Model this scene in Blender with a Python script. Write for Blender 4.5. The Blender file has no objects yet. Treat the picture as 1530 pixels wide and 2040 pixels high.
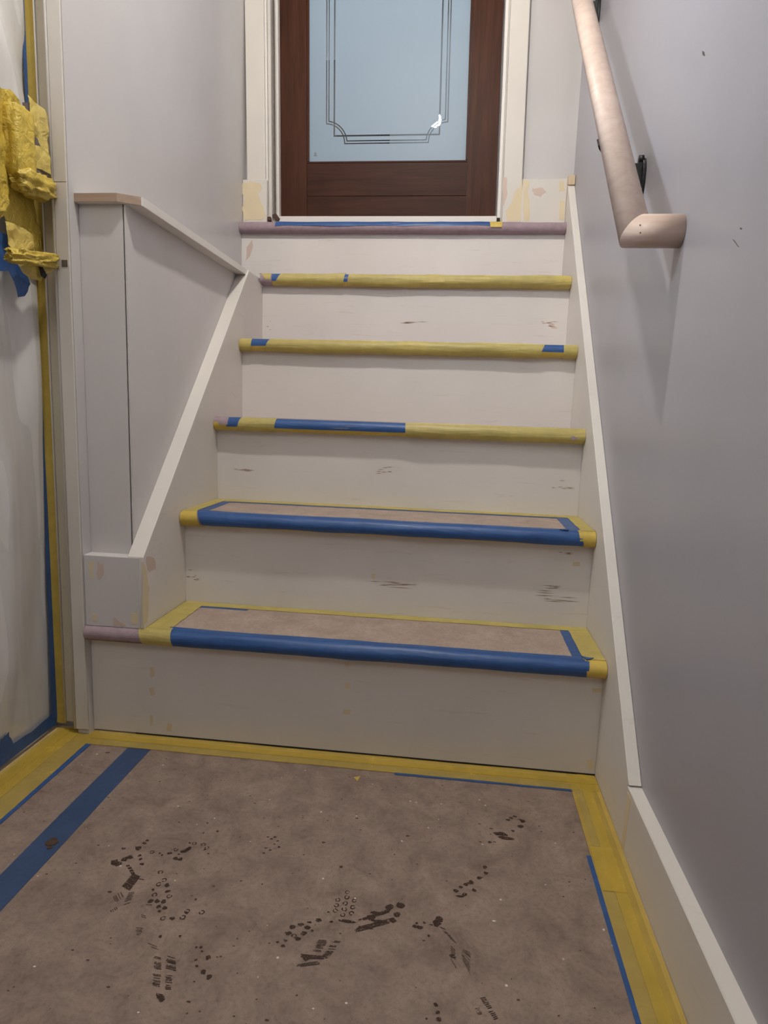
import bpy, bmesh, math, random
from mathutils import Vector, Matrix, noise

# ------------------------------------------------------------------ camera, world, exposure
scene = bpy.context.scene
C = scene.collection
cam_data = bpy.data.cameras.new('camera')
cam = bpy.data.objects.new('camera', cam_data)
C.objects.link(cam)
cam_data.sensor_fit = 'VERTICAL'
cam_data.sensor_height = 36.0
cam_data.lens = 36.0 * 1283.72 / 2040.0
cam_data.clip_start = 0.02
cam.matrix_world = Matrix(((0.99280649, -0.04928919, 0.1091139, 0.13771),
                           (0.11522564, 0.14571408, -0.98259374, -1.17041),
                           (0.03253182, 0.98809816, 0.15034527, 0.66375),
                           (0, 0, 0, 1)))
scene.camera = cam

world = bpy.data.worlds.new('world')
scene.world = world
world.use_nodes = True
world.node_tree.nodes['Background'].inputs[0].default_value = (0.75, 0.86, 1.0, 1)
world.node_tree.nodes['Background'].inputs[1].default_value = 0.3

vs = scene.view_settings
vs.view_transform = 'Standard'
vs.look = 'None'
vs.gamma = 1.0
vs.use_curve_mapping = False
vs.exposure = 0.0

LAMP_POWER = 45.0
DAY_POWER = 1.5
HALL_POWER = 32.0
REAR_POWER = 7.0

def area_light(name, loc, direction, sx, sy, power, color):
    d = bpy.data.lights.new(name, 'AREA')
    d.shape = 'RECTANGLE'; d.size = sx; d.size_y = sy; d.energy = power; d.color = color
    o = bpy.data.objects.new(name, d); C.objects.link(o)
    o.location = loc
    o.rotation_euler = Vector(direction).to_track_quat('-Z', 'Y').to_euler()
    return o

# daylight entering through the small glazed light of the entrance door on the left
dl = area_light('door_daylight', (-0.652, -0.46, 1.42), (1, 0.45, -0.10), 0.11, 0.14, DAY_POWER, (0.80, 0.89, 1.0))
dl.data.spread = math.radians(95)
# daylight in the hall behind the frosted glass
area_light('hall_daylight', (0.1, 2.1, 3.6), (0, -0.35, -1), 1.6, 1.2, HALL_POWER, (0.72, 0.87, 1.0))

# frontal fill added behind the camera to lift the risers, set in an unseen window
area_light('rear_fill', (-0.08, -2.57, 2.35), (0, 1, -0.25), 0.62, 0.86, REAR_POWER, (1.0, 0.97, 0.94))

# ------------------------------------------------------------------ measures (metres)
XL, XB, XK = -0.578, -0.487, -0.4546       # left wall, side of low wall, inner face of left skirt
XS, XR = 0.425, 0.445                      # inner face of right skirt, right wall
Z = [0.0, 0.231, 0.439, 0.643, 0.850, 1.054, 1.244]
Y = [None, 0.0, 0.177, 0.374, 0.560, 0.741, 0.915]
OV, TH = 0.027, 0.030                      # nosing overhang, tread thickness
def LEAN(z): return -0.016 * (z - 1.28)    # the old door frame is slightly out of plumb

# ------------------------------------------------------------------ node helper
class N:
    """tiny expression builder for shader maths"""
    def __init__(s, t, sock): s.t, s.s = t, sock
    def _m(s, op, *a):
        n = s.t.nodes.new('ShaderNodeMath'); n.operation = op
        for i, v in enumerate((s,) + a):
            if isinstance(v, N): s.t.links.new(v.s, n.inputs[i])
            else: n.inputs[i].default_value = v
        return N(s.t, n.outputs[0])
    def __add__(s, o): return s._m('ADD', o)
    def __sub__(s, o): return s._m('SUBTRACT', o)
    def __mul__(s, o): return s._m('MULTIPLY', o)
    def abs(s): return s._m('ABSOLUTE')
    def lt(s, o): return s._m('LESS_THAN', o)
    def gt(s, o): return s._m('GREATER_THAN', o)
    def max(s, o): return s._m('MAXIMUM', o)
    def min(s, o): return s._m('MINIMUM', o)
    def sqrt(s): return s._m('SQRT')

def lin(r, g, b):
    f = lambda c: (c/255/12.92) if c/255 <= 0.04045 else ((c/255+0.055)/1.055)**2.4
    return (f(r), f(g), f(b), 1)

def new_mat(name):
    m = bpy.data.materials.new(name); m.use_nodes = True
    return m, m.node_tree, m.node_tree.nodes['Principled BSDF']

def coords(t, scale=(1, 1, 1)):
    tc = t.nodes.new('ShaderNodeTexCoord'); mp = t.nodes.new('ShaderNodeMapping')
    mp.inputs['Scale'].default_value = scale
    t.links.new(tc.outputs['Object'], mp.inputs['Vector'])
    return mp.outputs['Vector']

def noise_tex(t, vec, scale, detail=4, rough=0.6, dist=0.0):
    n = t.nodes.new('ShaderNodeTexNoise'); n.inputs['Scale'].default_value = scale
    n.inputs['Detail'].default_value = detail; n.inputs['Roughness'].default_value = rough
    n.inputs['Distortion'].default_value = dist
    t.links.new(vec, n.inputs['Vector'])
    return n.outputs['Fac']

def ramp(t, fac, stops):
    r = t.nodes.new('ShaderNodeValToRGB')
    els = r.color_ramp.elements
    while len(els) > 1: els.remove(els[-1])
    els[0].position = stops[0][0]; els[0].color = stops[0][1]
    for p, c in stops[1:]:
        e = els.new(p); e.color = c
    t.links.new(fac, r.inputs[0])
    return r.outputs[0]

def mixc(t, fac, a, b):
    m = t.nodes.new('ShaderNodeMix'); m.data_type = 'RGBA'
    for sock, v in ((m.inputs[0], fac), (m.inputs[6], a), (m.inputs[7], b)):
        if hasattr(v, 'is_linked') or isinstance(v, bpy.types.NodeSocket): t.links.new(v, sock)
        else: sock.default_value = v
    return m.outputs[2]

def bump(t, bsdf, height, strength, distance):
    b = t.nodes.new('ShaderNodeBump'); b.inputs['Strength'].default_value = strength
    b.inputs['Distance'].default_value = distance
    t.links.new(height, b.inputs['Height']); t.links.new(b.outputs[0], bsdf.inputs['Normal'])

W1, W0 = (1, 1, 1, 1), (0, 0, 0, 1)

def paint(name, col, rough=0.5, mottle=0.05, stain=None, amount=0.0, grain=False):
    m, t, b = new_mat(name)
    v = coords(t)
    n1 = noise_tex(t, v, 3.5, 3)
    dark = tuple(c*(1-mottle*1.6) for c in col[:3]) + (1,)
    lite = tuple(min(1, c*(1+mottle)) for c in col[:3]) + (1,)
    c = ramp(t, n1, [(0.3, dark), (0.7, lite)])
    if stain:
        v2 = coords(t, (5, 5, 14) if not grain else (3, 3, 40))
        s = noise_tex(t, v2, 3.0, 6, 0.7, 0.6)
        mask = ramp(t, s, [(0.60, W0), (0.72, (amount,)*3 + (1,))])
        c = mixc(t, mask, c, stain)
    t.links.new(c, b.inputs['Base Color'])
    b.inputs['Roughness'].default_value = rough
    bump(t, b, noise_tex(t, v, 260, 2), 0.08, 0.001)
    return m

M = {}
M['wall']    = paint('wall_paint', lin(197, 193, 191), 0.28, 0.025)
M['wall_r']  = paint('right_wall_paint', lin(166, 164, 170), 0.38, 0.03)
M['low']     = paint('low_wall_paint', lin(205, 200, 198), 0.55, 0.03)
M['trim']    = paint('trim_primer', lin(211, 205, 196), 0.5, 0.03, lin(206, 190, 168), 0.25)
M['trim_w']  = paint('trim_white', lin(222, 217, 210), 0.4, 0.03)
M['riser']   = paint('riser_primer', lin(218, 212, 206), 0.5, 0.035, lin(180, 160, 138), 0.35, True)
M['skirt']   = paint('skirt_primer', lin(220, 214, 206), 0.5, 0.035, lin(196, 178, 150), 0.30)
M['jamb']    = paint('jamb_cream', lin(196, 186, 164), 0.45, 0.05, lin(120, 100, 70), 0.3)
M['jamb_b']  = paint('jamb_grey', lin(205, 199, 190), 0.45, 0.04)
M['putty']   = paint('putty', lin(218, 202, 168), 0.7, 0.10)
M['putty_p'] = paint('pink_putty', lin(205, 184, 170), 0.7, 0.08)
M['scuff']   = paint('scuff', lin(150, 122, 100), 0.8, 0.15)
M['ceiling'] = paint('ceiling_paint', lin(225, 222, 215), 0.8, 0.02)
M['plinth']  = paint('raw_edge', lin(206, 184, 152), 0.6, 0.10)

def plain(name, col, rough=0.5, metal=0.0):
    m, t, b = new_mat(name)
    v = coords(t)
    c = ramp(t, noise_tex(t, v, 60, 2), [(0.3, tuple(x*0.8 for x in col[:3]) + (1,)), (0.7, col)])
    t.links.new(c, b.inputs['Base Color'])
    b.inputs['Roughness'].default_value = rough; b.inputs['Metallic'].default_value = metal
    return m
M['black'] = plain('black_metal', (0.006, 0.006, 0.007, 1), 0.45)
M['dark']  = plain('dark_gap', (0.02, 0.018, 0.016, 1), 0.9)
M['brown_bit'] = plain('brown_bit', lin(84, 62, 50), 0.8)
M['metal'] = plain('dull_metal', lin(120, 112, 104), 0.5, 0.6)

def paper(name, a, b_, specks=True):
    m, t, b = new_mat(name)
    v = coords(t)
    c = ramp(t, noise_tex(t, v, 17, 8, 0.75, 0.4), [(0.33, a), (0.66, b_)])
    fine = noise_tex(t, v, 150, 3, 0.7)
    c = mixc(t, ramp(t, fine, [(0.35, (0.28,)*3 + (1,)), (0.5, W0)]), c, tuple(x*0.55 for x in a[:3]) + (1,))
    dirt = noise_tex(t, v, 26, 6, 0.75)
    c = mixc(t, ramp(t, dirt, [(0.62, W0), (0.74, (0.55,)*3 + (1,))]), c, tuple(x*0.45 for x in a[:3]) + (1,))
    if specks:
        vo = t.nodes.new('ShaderNodeTexVoronoi'); vo.inputs['Scale'].default_value = 34
        t.links.new(v, vo.inputs['Vector'])
        sp = ramp(t, vo.outputs['Distance'], [(0.045, W1), (0.07, W0)])
        pick = ramp(t, noise_tex(t, v, 17, 1), [(0.56, W0), (0.60, W1)])
        mm = t.nodes.new('ShaderNodeMath'); mm.operation = 'MULTIPLY'
        t.links.new(sp, mm.inputs[0]); t.links.new(pick, mm.inputs[1])
        c = mixc(t, mm.outputs[0], c, lin(205, 198, 188))
    t.links.new(c, b.inputs['Base Color']); b.inputs['Roughness'].default_value = 0.75
    bump(t, b, noise_tex(t, v, 30, 4), 0.25, 0.004)
    return m
M['paper']  = paper('floor_paper', lin(116, 98, 87), lin(154, 134, 120))
M['tpaper'] = paper('tread_paper', lin(156, 138, 125), lin(178, 159, 145), True)
M['mauve']  = plain('mauve_paper', lin(164, 143, 150), 0.7)
M['mud']    = plain('mud', lin(78, 58, 45), 0.85)
def ragged(m):
    t = m.node_tree; b = t.nodes['Principled BSDF']
    k = ramp(t, noise_tex(t, coords(t), 420, 3, 0.7), [(0.36, W0), (0.46, W1)])
    tr = t.nodes.new('ShaderNodeBsdfTransparent'); mx = t.nodes.new('ShaderNodeMixShader')
    t.links.new(k, mx.inputs[0]); t.links.new(tr.outputs[0], mx.inputs[1]); t.links.new(b.outputs[0], mx.inputs[2])
    t.links.new(mx.outputs[0], t.nodes['Material Output'].inputs[0])
M['mud_print'] = plain('mud_print', lin(64, 45, 33), 0.85); ragged(M['mud_print'])
M['fleck']  = plain('white_fleck', lin(220, 214, 204), 0.6)

def tape(name, col, see, rough=0.45, wr=(1, 1, 1), ws=90, wd=0.002, wst=0.3):
    m, t, b = new_mat(name)
    v = coords(t)
    n1 = noise_tex(t, v, 45, 4, 0.65)
    n0 = noise_tex(t, v, 14, 5, 0.7)
    c = ramp(t, n1, [(0.3, tuple(x*0.82 for x in col[:3]) + (1,)), (0.7, col)])
    c = mixc(t, ramp(t, n0, [(0.40, (0.5,)*3 + (1,)), (0.62, W0)]), c, tuple(x*0.68 for x in col[:3]) + (1,))
    t.links.new(c, b.inputs['Base Color']); b.inputs['Roughness'].default_value = rough
    bump(t, b, noise_tex(t, coords(t, wr), ws, 4, 0.6, 0.6), wst, wd)
    if see > 0:
        tr = t.nodes.new('ShaderNodeBsdfTransparent'); mx = t.nodes.new('ShaderNodeMixShader')
        mx.inputs[0].default_value = see
        t.links.new(b.outputs[0], mx.inputs[1]); t.links.new(tr.outputs[0], mx.inputs[2])
        t.links.new(mx.outputs[0], t.nodes['Material Output'].inputs[0])
    return m
M['yellow'] = tape('yellow_tape', lin(226, 206, 118), 0.26, 0.4, (0.10, 1, 1), 70, 0.006, 0.7)
M['yellow_wad'] = tape('crumpled_yellow_tape', lin(216, 188, 78), 0.0, 0.38, (1, 1, 1), 55, 0.008, 0.8)
M['yellow_wad_thin'] = tape('thin_crumpled_yellow_tape', lin(226, 202, 108), 0.15, 0.38, (1, 1, 1), 55, 0.008, 0.7)
M['yellow_solid'] = tape('yellow_tape_layers', lin(214, 184, 84), 0.0)
M['yellow_floor'] = tape('floor_yellow_tape', lin(240, 206, 84), 0.62)
M['blue']   = tape('blue_tape', lin(48, 90, 150), 0.0, 0.42, (0.15, 1, 1), 60, 0.004, 0.5)
M['blue_worn'] = tape('worn_blue_tape', lin(56, 80, 118), 0.0)

def wood(name, a, b_, axis, rough=0.5, scale=1.0):
    m, t, b = new_mat(name)
    sc = [26*scale]*3; sc[axis] = 1.6*scale
    v = coords(t, tuple(sc))
    n1 = noise_tex(t, v, 2.2, 6, 0.65, 0.5)
    c = ramp(t, n1, [(0.28, a), (0.72, b_)])
    v2 = coords(t)
    c = mixc(t, ramp(t, noise_tex(t, v2, 5, 3), [(0.45, W0), (0.8, (0.35,)*3 + (1,))]), c, tuple(x*0.6 for x in a[:3]) + (1,))
    t.links.new(c, b.inputs['Base Color']); b.inputs['Roughness'].default_value = rough
    return m
M['door_v'] = wood('door_wood_upright', lin(54, 30, 21), lin(84, 50, 35), 2, 0.45)
M['door_h'] = wood('door_wood_level', lin(50, 28, 20), lin(76, 45, 32), 0, 0.45)
for k in ('door_v', 'door_h'): M[k].node_tree.nodes['Principled BSDF'].inputs['Specular IOR Level'].default_value = 0.12
M['rail_wood'] = wood('rail_wood', lin(196, 174, 160), lin(218, 198, 185), 1, 0.5, 0.8)
M['return_wood'] = wood('return_wood', lin(184, 158, 142), lin(214, 192, 178), 0, 0.5, 0.8)
M['cap_wood'] = wood('cap_wood', lin(150, 127, 108), lin(180, 157, 136), 0, 0.6)

def frosted():
    m, t, b = new_mat('frosted_glass')
    t.nodes.remove(b)
    tc = t.nodes.new('ShaderNodeTexCoord'); sp = t.nodes.new('ShaderNodeSeparateXYZ')
    t.links.new(tc.outputs['Object'], sp.inputs[0])
    x, z = N(t, sp.outputs[0]), N(t, sp.outputs[2])
    u = x - (z - 1.28) * -0.016
    zc = 2.28                                   # middle of the pane
    u = (u - -0.1360).abs(); w = (z - zc).abs()
    hw, hz, R = 0.1955, zc - 1.5250, 0.060
    def band(sd, c, wd): return (sd - c).abs().lt(wd * 0.5)
    qx, qz = u - hw, w - hz
    d = (qx*qx + qz*qz).sqrt()
    sd = qx.max(qz).max((d * -1.0) + R)
    inner = (u - (hw - 0.0255)).max(w - (hz - 0.0235))
    mask = band(sd, 0.0, 0.0036).max(band(sd, -0.0078, 0.0036)).max(band(inner, 0.0, 0.0048))
    dif = t.nodes.new('ShaderNodeBsdfDiffuse'); dif.inputs[0].default_value = lin(172, 192, 208)
    tl = t.nodes.new('ShaderNodeBsdfTranslucent'); tl.inputs[0].default_value = lin(208, 224, 236)
    gl = t.nodes.new('ShaderNodeBsdfGlossy'); gl.inputs['Roughness'].default_value = 0.45
    a = t.nodes.new('ShaderNodeMixShader'); a.inputs[0].default_value = 0.50
    t.links.new(dif.outputs[0], a.inputs[1]); t.links.new(tl.outputs[0], a.inputs[2])
    a2 = t.nodes.new('ShaderNodeMixShader'); a2.inputs[0].default_value = 0.03
    t.links.new(a.outputs[0], a2.inputs[1]); t.links.new(gl.outputs[0], a2.inputs[2])
    tr = t.nodes.new('ShaderNodeBsdfTransparent'); tr.inputs[0].default_value = (0.93, 0.96, 0.98, 1)
    g2 = t.nodes.new('ShaderNodeBsdfGlossy'); g2.inputs['Roughness'].default_value = 0.01
    c = t.nodes.new('ShaderNodeMixShader'); c.inputs[0].default_value = 0.09
    t.links.new(tr.outputs[0], c.inputs[1]); t.links.new(g2.outputs[0], c.inputs[2])
    f = t.nodes.new('ShaderNodeMixShader')
    t.links.new(mask.s, f.inputs[0]); t.links.new(a2.outputs[0], f.inputs[1]); t.links.new(c.outputs[0], f.inputs[2])
    t.links.new(f.outputs[0], t.nodes['Material Output'].inputs[0])
    return m
M['frosted'] = frosted()

def plastic():
    m, t, b = new_mat('clear_plastic_film')
    t.nodes.remove(b)
    v = coords(t, (1, 6, 0.8))
    n1 = noise_tex(t, v, 4, 3, 0.5, 0.8)
    dif = t.nodes.new('ShaderNodeBsdfDiffuse'); dif.inputs[0].default_value = lin(236, 234, 230)
    tl = t.nodes.new('ShaderNodeBsdfTranslucent'); tl.inputs[0].default_value = lin(232, 232, 230)
    gl = t.nodes.new('ShaderNodeBsdfGlossy'); gl.inputs['Roughness'].default_value = 0.16
    tr = t.nodes.new('ShaderNodeBsdfTransparent')
    def mx(f, a, c):
        n = t.nodes.new('ShaderNodeMixShader')
        if isinstance(f, float): n.inputs[0].default_value = f
        else: t.links.new(f, n.inputs[0])
        t.links.new(a.outputs[0], n.inputs[1]); t.links.new(c.outputs[0], n.inputs[2]); return n
    a = mx(0.22, dif, tl)
    a = mx(ramp(t, n1, [(0.35, (0.14,)*3 + (1,)), (0.65, (0.04,)*3 + (1,))]), a, tr)
    lw = t.nodes.new('ShaderNodeLayerWeight'); lw.inputs[0].default_value = 0.25
    a = mx(ramp(t, lw.outputs['Fresnel'], [(0.0, (0.03,)*3 + (1,)), (1.0, (0.22,)*3 + (1,))]), a, gl)
    bp = t.nodes.new('ShaderNodeBump'); bp.inputs['Strength'].default_value = 0.5; bp.inputs['Distance'].default_value = 0.01
    t.links.new(n1, bp.inputs['Height']); t.links.new(bp.outputs[0], gl.inputs['Normal'])
    t.links.new(a.outputs[0], t.nodes['Material Output'].inputs[0])
    return m
M['plastic'] = plastic()

def emit(name, col, strength):
    m, t, b = new_mat(name)
    b.inputs['Base Color'].default_value = col
    b.inputs['Emission Color'].default_value = col; b.inputs['Emission Strength'].default_value = strength
    return m

# ------------------------------------------------------------------ mesh helpers
rnd = random.Random(7)

def box_bm(x0, x1, y0, y1, z0, z1, bev=0.0, lean=False, bm=None):
    own = bm is None
    if own: bm = bmesh.new()
    vs_ = [bm.verts.new((x, y, z)) for x in (x0, x1) for y in (y0, y1) for z in (z0, z1)]
    for f in ((0,1,3,2),(4,6,7,5),(0,4,5,1),(2,3,7,6),(0,2,6,4),(1,5,7,3)):
        bm.faces.new([vs_[i] for i in f])
    if bev > 0 and own:
        bmesh.ops.bevel(bm, geom=bm.edges[:], offset=bev, segments=2, affect='EDGES', profile=0.5)
    if lean:
        for v in bm.verts: v.co.x += LEAN(v.co.z)
    return bm

def prism_bm(poly, axis, a, b, bev=0.0):
    """extrude a 2-D outline along an axis (0: poly in y,z  1: x,z  2: x,y)"""
    bm = bmesh.new()
    def P(q, c):
        return {0: (c, q[0], q[1]), 1: (q[0], c, q[1]), 2: (q[0], q[1], c)}[axis]
    A = [bm.verts.new(P(q, a)) for q in poly]; B = [bm.verts.new(P(q, b)) for q in poly]
    n = len(poly)
    bm.faces.new(A); bm.faces.new(B[::-1])
    for i in range(n):
        bm.faces.new((A[i], B[i], B[(i+1) % n], A[(i+1) % n]))
    bmesh.ops.recalc_face_normals(bm, faces=bm.faces[:])
    if bev > 0:
        bmesh.ops.bevel(bm, geom=bm.edges[:], offset=bev, segments=2, affect='EDGES', profile=0.5)
    return bm

def obj(name, bm, mat, parent=None, smooth=False, label=None):
    me = bpy.data.meshes.new(name)
    bmesh.ops.recalc_face_normals(bm, faces=bm.faces[:])
    bm.to_mesh(me); bm.free()
    me.materials.append(M[mat] if isinstance(mat, str) else mat)
    if smooth:
        for p in me.polygons: p.use_smooth = True
    o = bpy.data.objects.new(name, me); C.objects.link(o)
    if parent is not None:
        o.parent = parent
        base = parent
        off = Matrix.Identity(4)
        while base is not None:
            off = Matrix.Translation(base.location) @ off; base = base.parent
        if parent.type == 'EMPTY': o.matrix_parent_inverse = Matrix.Translation(-parent.location)
    if label: o['label'] = label
    return o

def thing(name, label, cat, loc=(0, 0, 0), kind=None):
    o = bpy.data.objects.new(name, None); C.objects.link(o)
    o.empty_display_size = 0.05
    o.location = loc; o['label'] = label; o['category'] = cat
    if kind: o['kind'] = kind
    return o

def struct(name, bm, mat, label, cat, smooth=False):
    o = obj(name, bm, mat, None, smooth)
    o['label'] = label; o['category'] = cat; o['kind'] = 'structure'
    return o

def plane_pt(axis, c, q):
    return {0: (c, q[0], q[1]), 1: (q[0], c, q[1]), 2: (q[0], q[1], c)}[axis]

def patch_bm(poly, axis, c, thick, jag=0.0, sub=3, seed=1):
    """thin irregular patch: outline with jitter, given a small thickness"""
    r = random.Random(seed); out = []
    n = len(poly)
    for i in range(n):
        a, b = poly[i], poly[(i+1) % n]
        for k in range(sub):
            t = k/sub
            out.append((a[0]+(b[0]-a[0])*t + r.uniform(-jag, jag), a[1]+(b[1]-a[1])*t + r.uniform(-jag, jag)))
    return prism_bm(out, axis, c, c + thick)

def strip_bm(x0, x1, y0, y1, z, th=0.0003, wave=0.0015, seg=26, seed=1):
    """flat tape strip in plan with slightly wavy long edges"""
    r = random.Random(seed); bm = bmesh.new()
    along_x = (x1-x0) > (y1-y0)
    rows = []
    ph = r.uniform(0, 9)
    for i in range(seg+1):
        t = i/seg
        w0 = wave*(noise.noise(Vector((t*9+ph, 1.3, seed)))); w1 = wave*(noise.noise(Vector((t*9+ph, 7.7, seed))))
        lift = th + 0.0004*abs(noise.noise(Vector((t*14+ph, 3.1, seed))))
        if along_x: a, b = (x0+(x1-x0)*t, y0+w0), (x0+(x1-x0)*t, y1+w1)
        else: a, b = (x0+w0, y0+(y1-y0)*t), (x1+w1, y0+(y1-y0)*t)
        rows.append([bm.verts.new((a[0], a[1], z+lift)), bm.verts.new((b[0], b[1], z+lift)),
                     bm.verts.new((b[0], b[1], z)), bm.verts.new((a[0], a[1], z))])
    for i in range(seg):
        for k in range(4):
            bm.faces.new((rows[i][k], rows[i+1][k], rows[i+1][(k+1) % 4], rows[i][(k+1) % 4]))
    bm.faces.new(rows[0]); bm.faces.new(rows[-1][::-1])
    return bm

# ------------------------------------------------------------------ the setting
struct('floor', box_bm(-0.75, 0.60, -2.6, 0.02, -0.08, -0.001), 'plinth', 'entry floor hidden under brown builders paper', 'floor')
struct('ceiling', box_bm(-0.80, 0.60, -2.7, 1.10, 3.5, 3.6), 'ceiling', 'white ceiling high above the stairs', 'ceiling')
wl = struct('wall_left', box_bm(-0.602, XL, -0.017, 1.02, 0.0, 3.5), 'wall', 'pale painted wall rising on the left of the stairs', 'wall')
obj('wall_core', box_bm(-0.80, -0.602, 0.012, 1.02, 0.0, 3.5), 'wall', wl)
struct('wall_lintel', box_bm(-0.80, -0.602, -0.95, 0.012, 2.08, 3.5), 'wall', 'wall above the film-covered entrance door', 'wall')
struct('wall_entry', box_bm(-0.80, -0.602, -2.6, -0.95, 0.0, 3.5), 'wall', 'left wall of the entry beside the photographer', 'wall')
wr = struct('wall_right', box_bm(XR, 0.60, -2.6, 1.10, 0.0, 3.5), 'wall_r', 'smooth pale grey wall on the right carrying the wooden handrail', 'wall')
struct('wall_front', box_bm(-0.80, 0.60, -2.75, -2.6, 0.0, 3.5), 'wall', 'wall behind the photographer', 'wall')
w1 = thing('window_fill', 'unseen white framed window added around the rear fill light', 'window', (-0.08, -2.6, 1.9), 'structure')  # out of view, added to house the rear fill light
for x0, x1, z0, z1 in ((-0.44, -0.40, 1.86, 2.84), (0.24, 0.28, 1.86, 2.84), (-0.40, 0.24, 1.86, 1.90), (-0.40, 0.24, 2.80, 2.84), (-0.10, -0.06, 1.90, 2.80)):
    obj('window_frame', box_bm(x0, x1, -2.6, -2.575, z0, z1, 0.002), 'trim_w', w1)
obj('glass_pane', box_bm(-0.40, 0.24, -2.5995, -2.592, 1.90, 2.80), emit('fill_pane', (0.85, 0.93, 1.0, 1), 3.0), w1)  # glowing pane added together with the rear fill
# scratches and pencil marks on the right wall
for s, (pts) in enumerate([[(-0.3343, 0.8798), (-0.3409, 0.8765), (-0.3578, 0.8645), (-0.3531, 0.8668)], [(-0.3543, 0.8872), (-0.3604, 0.8844), (-0.358, 0.8835), (-0.3534, 0.8858)], [(-0.1543, 1.1728), (-0.1635, 1.1669), (-0.1696, 1.1582), (-0.1584, 1.1651)]]):
    obj('scratch', prism_bm(pts, 0, XR-0.0002, XR), 'metal', wr)

# back wall with the door opening
wb = thing('wall_back', 'pale wall around the wooden glass door at the top of the stairs', 'wall', (0, 0.96, 1.244), 'structure')
obj('wall_panel', box_bm(XL, -0.497, 0.96, 1.06, 1.0, 3.5), 'wall', wb)
obj('wall_panel', box_bm(0.232, XR, 0.96, 1.06, 1.0, 3.5), 'wall', wb)
obj('wall_panel', box_bm(-0.497, 0.232, 0.96, 1.06, 3.24, 3.5), 'wall', wb)

# casings, plinth, jambs of the upper door
t2 = thing('trim_2', 'white primed door casing left of the brown glass door', 'door trim', (-0.54, 0.94, 1.244), 'structure')
obj('casing', box_bm(-0.566, -0.506, 0.938, 0.962, 1.375, 3.30, 0.002, True), 'trim', t2)
obj('casing_edge', box_bm(-0.5055, -0.4985, 0.942, 0.962, 1.244, 3.30, 0.001, True), 'trim_w', t2)
pl = obj('plinth_block', box_bm(XL+0.001, -0.499, 0.926, 0.962, 1.244, 1.379, 0.0015), 'trim', t2)
obj('putty_patch', patch_bm([(-0.58, 1.3667), (-0.5506, 1.374), (-0.5197, 1.3664), (-0.5147, 1.3515), (-0.5277, 1.3382), (-0.5211, 1.3158), (-0.5096, 1.2933), (-0.5046, 1.2678), (-0.5176, 1.2573), (-0.5734, 1.2573), (-0.58, 1.2935), (-0.5702, 1.3235), (-0.5816, 1.3459)], 1, 0.926, -0.0006, 0.002, 3, 3), 'putty', pl, label='tan filler smear')
obj('jamb', box_bm(-0.4975, -0.4875, 0.945, 1.06, 1.244, 3.26, 0.001, True), 'jamb_b', t2)
obj('stop_strip', box_bm(-0.4872, -0.479, 1.000, 1.022, 1.268, 3.24, 0.001, True), 'trim_w', t2)
obj('weatherstrip', box_bm(-0.4872, -0.483, 0.962, 0.974, 1.268, 3.24, 0.001, True), 'metal', t2)
obj('wood_wedge', prism_bm([(-0.4871, 1.2807), (-0.4755, 1.2838), (-0.4639, 1.2701), (-0.4671, 1.2625), (-0.4787, 1.2655)], 1, 0.945, 0.965), 'brown_bit', t2)
obj('wood_wedge', prism_bm([(-0.4974, 1.2688), (-0.4892, 1.2703), (-0.4874, 1.2582), (-0.4973, 1.2582)], 1, 0.93, 0.945), 'brown_bit', t2)
t3 = thing('trim_3', 'white primed door casing right of the brown glass door', 'door trim', (0.26, 0.94, 1.244), 'structure')
obj('casing', box_bm(0.236, 0.292, 0.938, 0.962, 1.244, 3.30, 0.002, True), 'trim', t3)
obj('jamb', box_bm(0.222, 0.232, 0.948, 1.06, 1.244, 3.26, 0.001, True), 'trim_w', t3)
obj('casing_edge', box_bm(0.2325, 0.2355, 0.946, 0.962, 1.244, 3.30, 0.0005, True), 'jamb_b', t3)
obj('dark_notch', box_bm(0.2215, 0.2305, 0.944, 0.9475, 1.2535, 1.270), 'dark', t3)
t4 = struct('baseboard_back', box_bm(0.2925, XS, 0.936, 0.962, 1.244, 1.379, 0.0015), 'trim', 'short white baseboard with filler stains right of the door casing', 'baseboard')
obj('putty_patch', patch_bm([(0.2944, 1.3749), (0.314, 1.3705), (0.3065, 1.3477), (0.3156, 1.3234), (0.3198, 1.2586), (0.3018, 1.2586)], 1, 0.936, -0.0006, 0.0015, 3, 5), 'putty', t4, label='tan filler smear')
obj('putty_patch', patch_bm([(0.3213, 1.3505), (0.3508, 1.3532), (0.3635, 1.3418), (0.3466, 1.3276), (0.3284, 1.3333)], 1, 0.936, -0.0005, 0.002, 3, 6), 'putty_p', t4)
obj('putty_patch', patch_bm([(0.3998, 1.3728), (0.4146, 1.3713), (0.4195, 1.3443), (0.402, 1.3416)], 1, 0.936, -0.0005, 0.0015, 3, 7), 'putty', t4)
obj('putty_patch', patch_bm([(0.4068, 1.3159), (0.4186, 1.3159), (0.4226, 1.2615), (0.4077, 1.2615)], 1, 0.936, -0.0005, 0.0015, 3, 8), 'putty', t4)
obj('putty_patch', patch_bm([(0.2913, 1.3784), (0.3004, 1.2592), (0.2521, 1.2592), (0.2474, 1.2882), (0.2642, 1.3098), (0.2684, 1.3385), (0.2852, 1.3571)], 1, 0.938, -0.0006, 0.002, 3, 9), 'putty', t3, label='tan filler smear')
obj('putty_patch', patch_bm([(0.234, 1.3859), (0.2447, 1.3816), (0.2473, 1.3386), (0.2405, 1.3027), (0.2359, 1.3027)], 1, 0.938, -0.0005, 0.0015, 3, 10), 'putty_p', t3)
th = struct('trim_4', box_bm(-0.4874, 0.2215, 0.955, 1.06, 1.244, 1.2785, 0.002), 'trim_w', 'white sill strip under the brown glass door', 'door sill')

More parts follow.
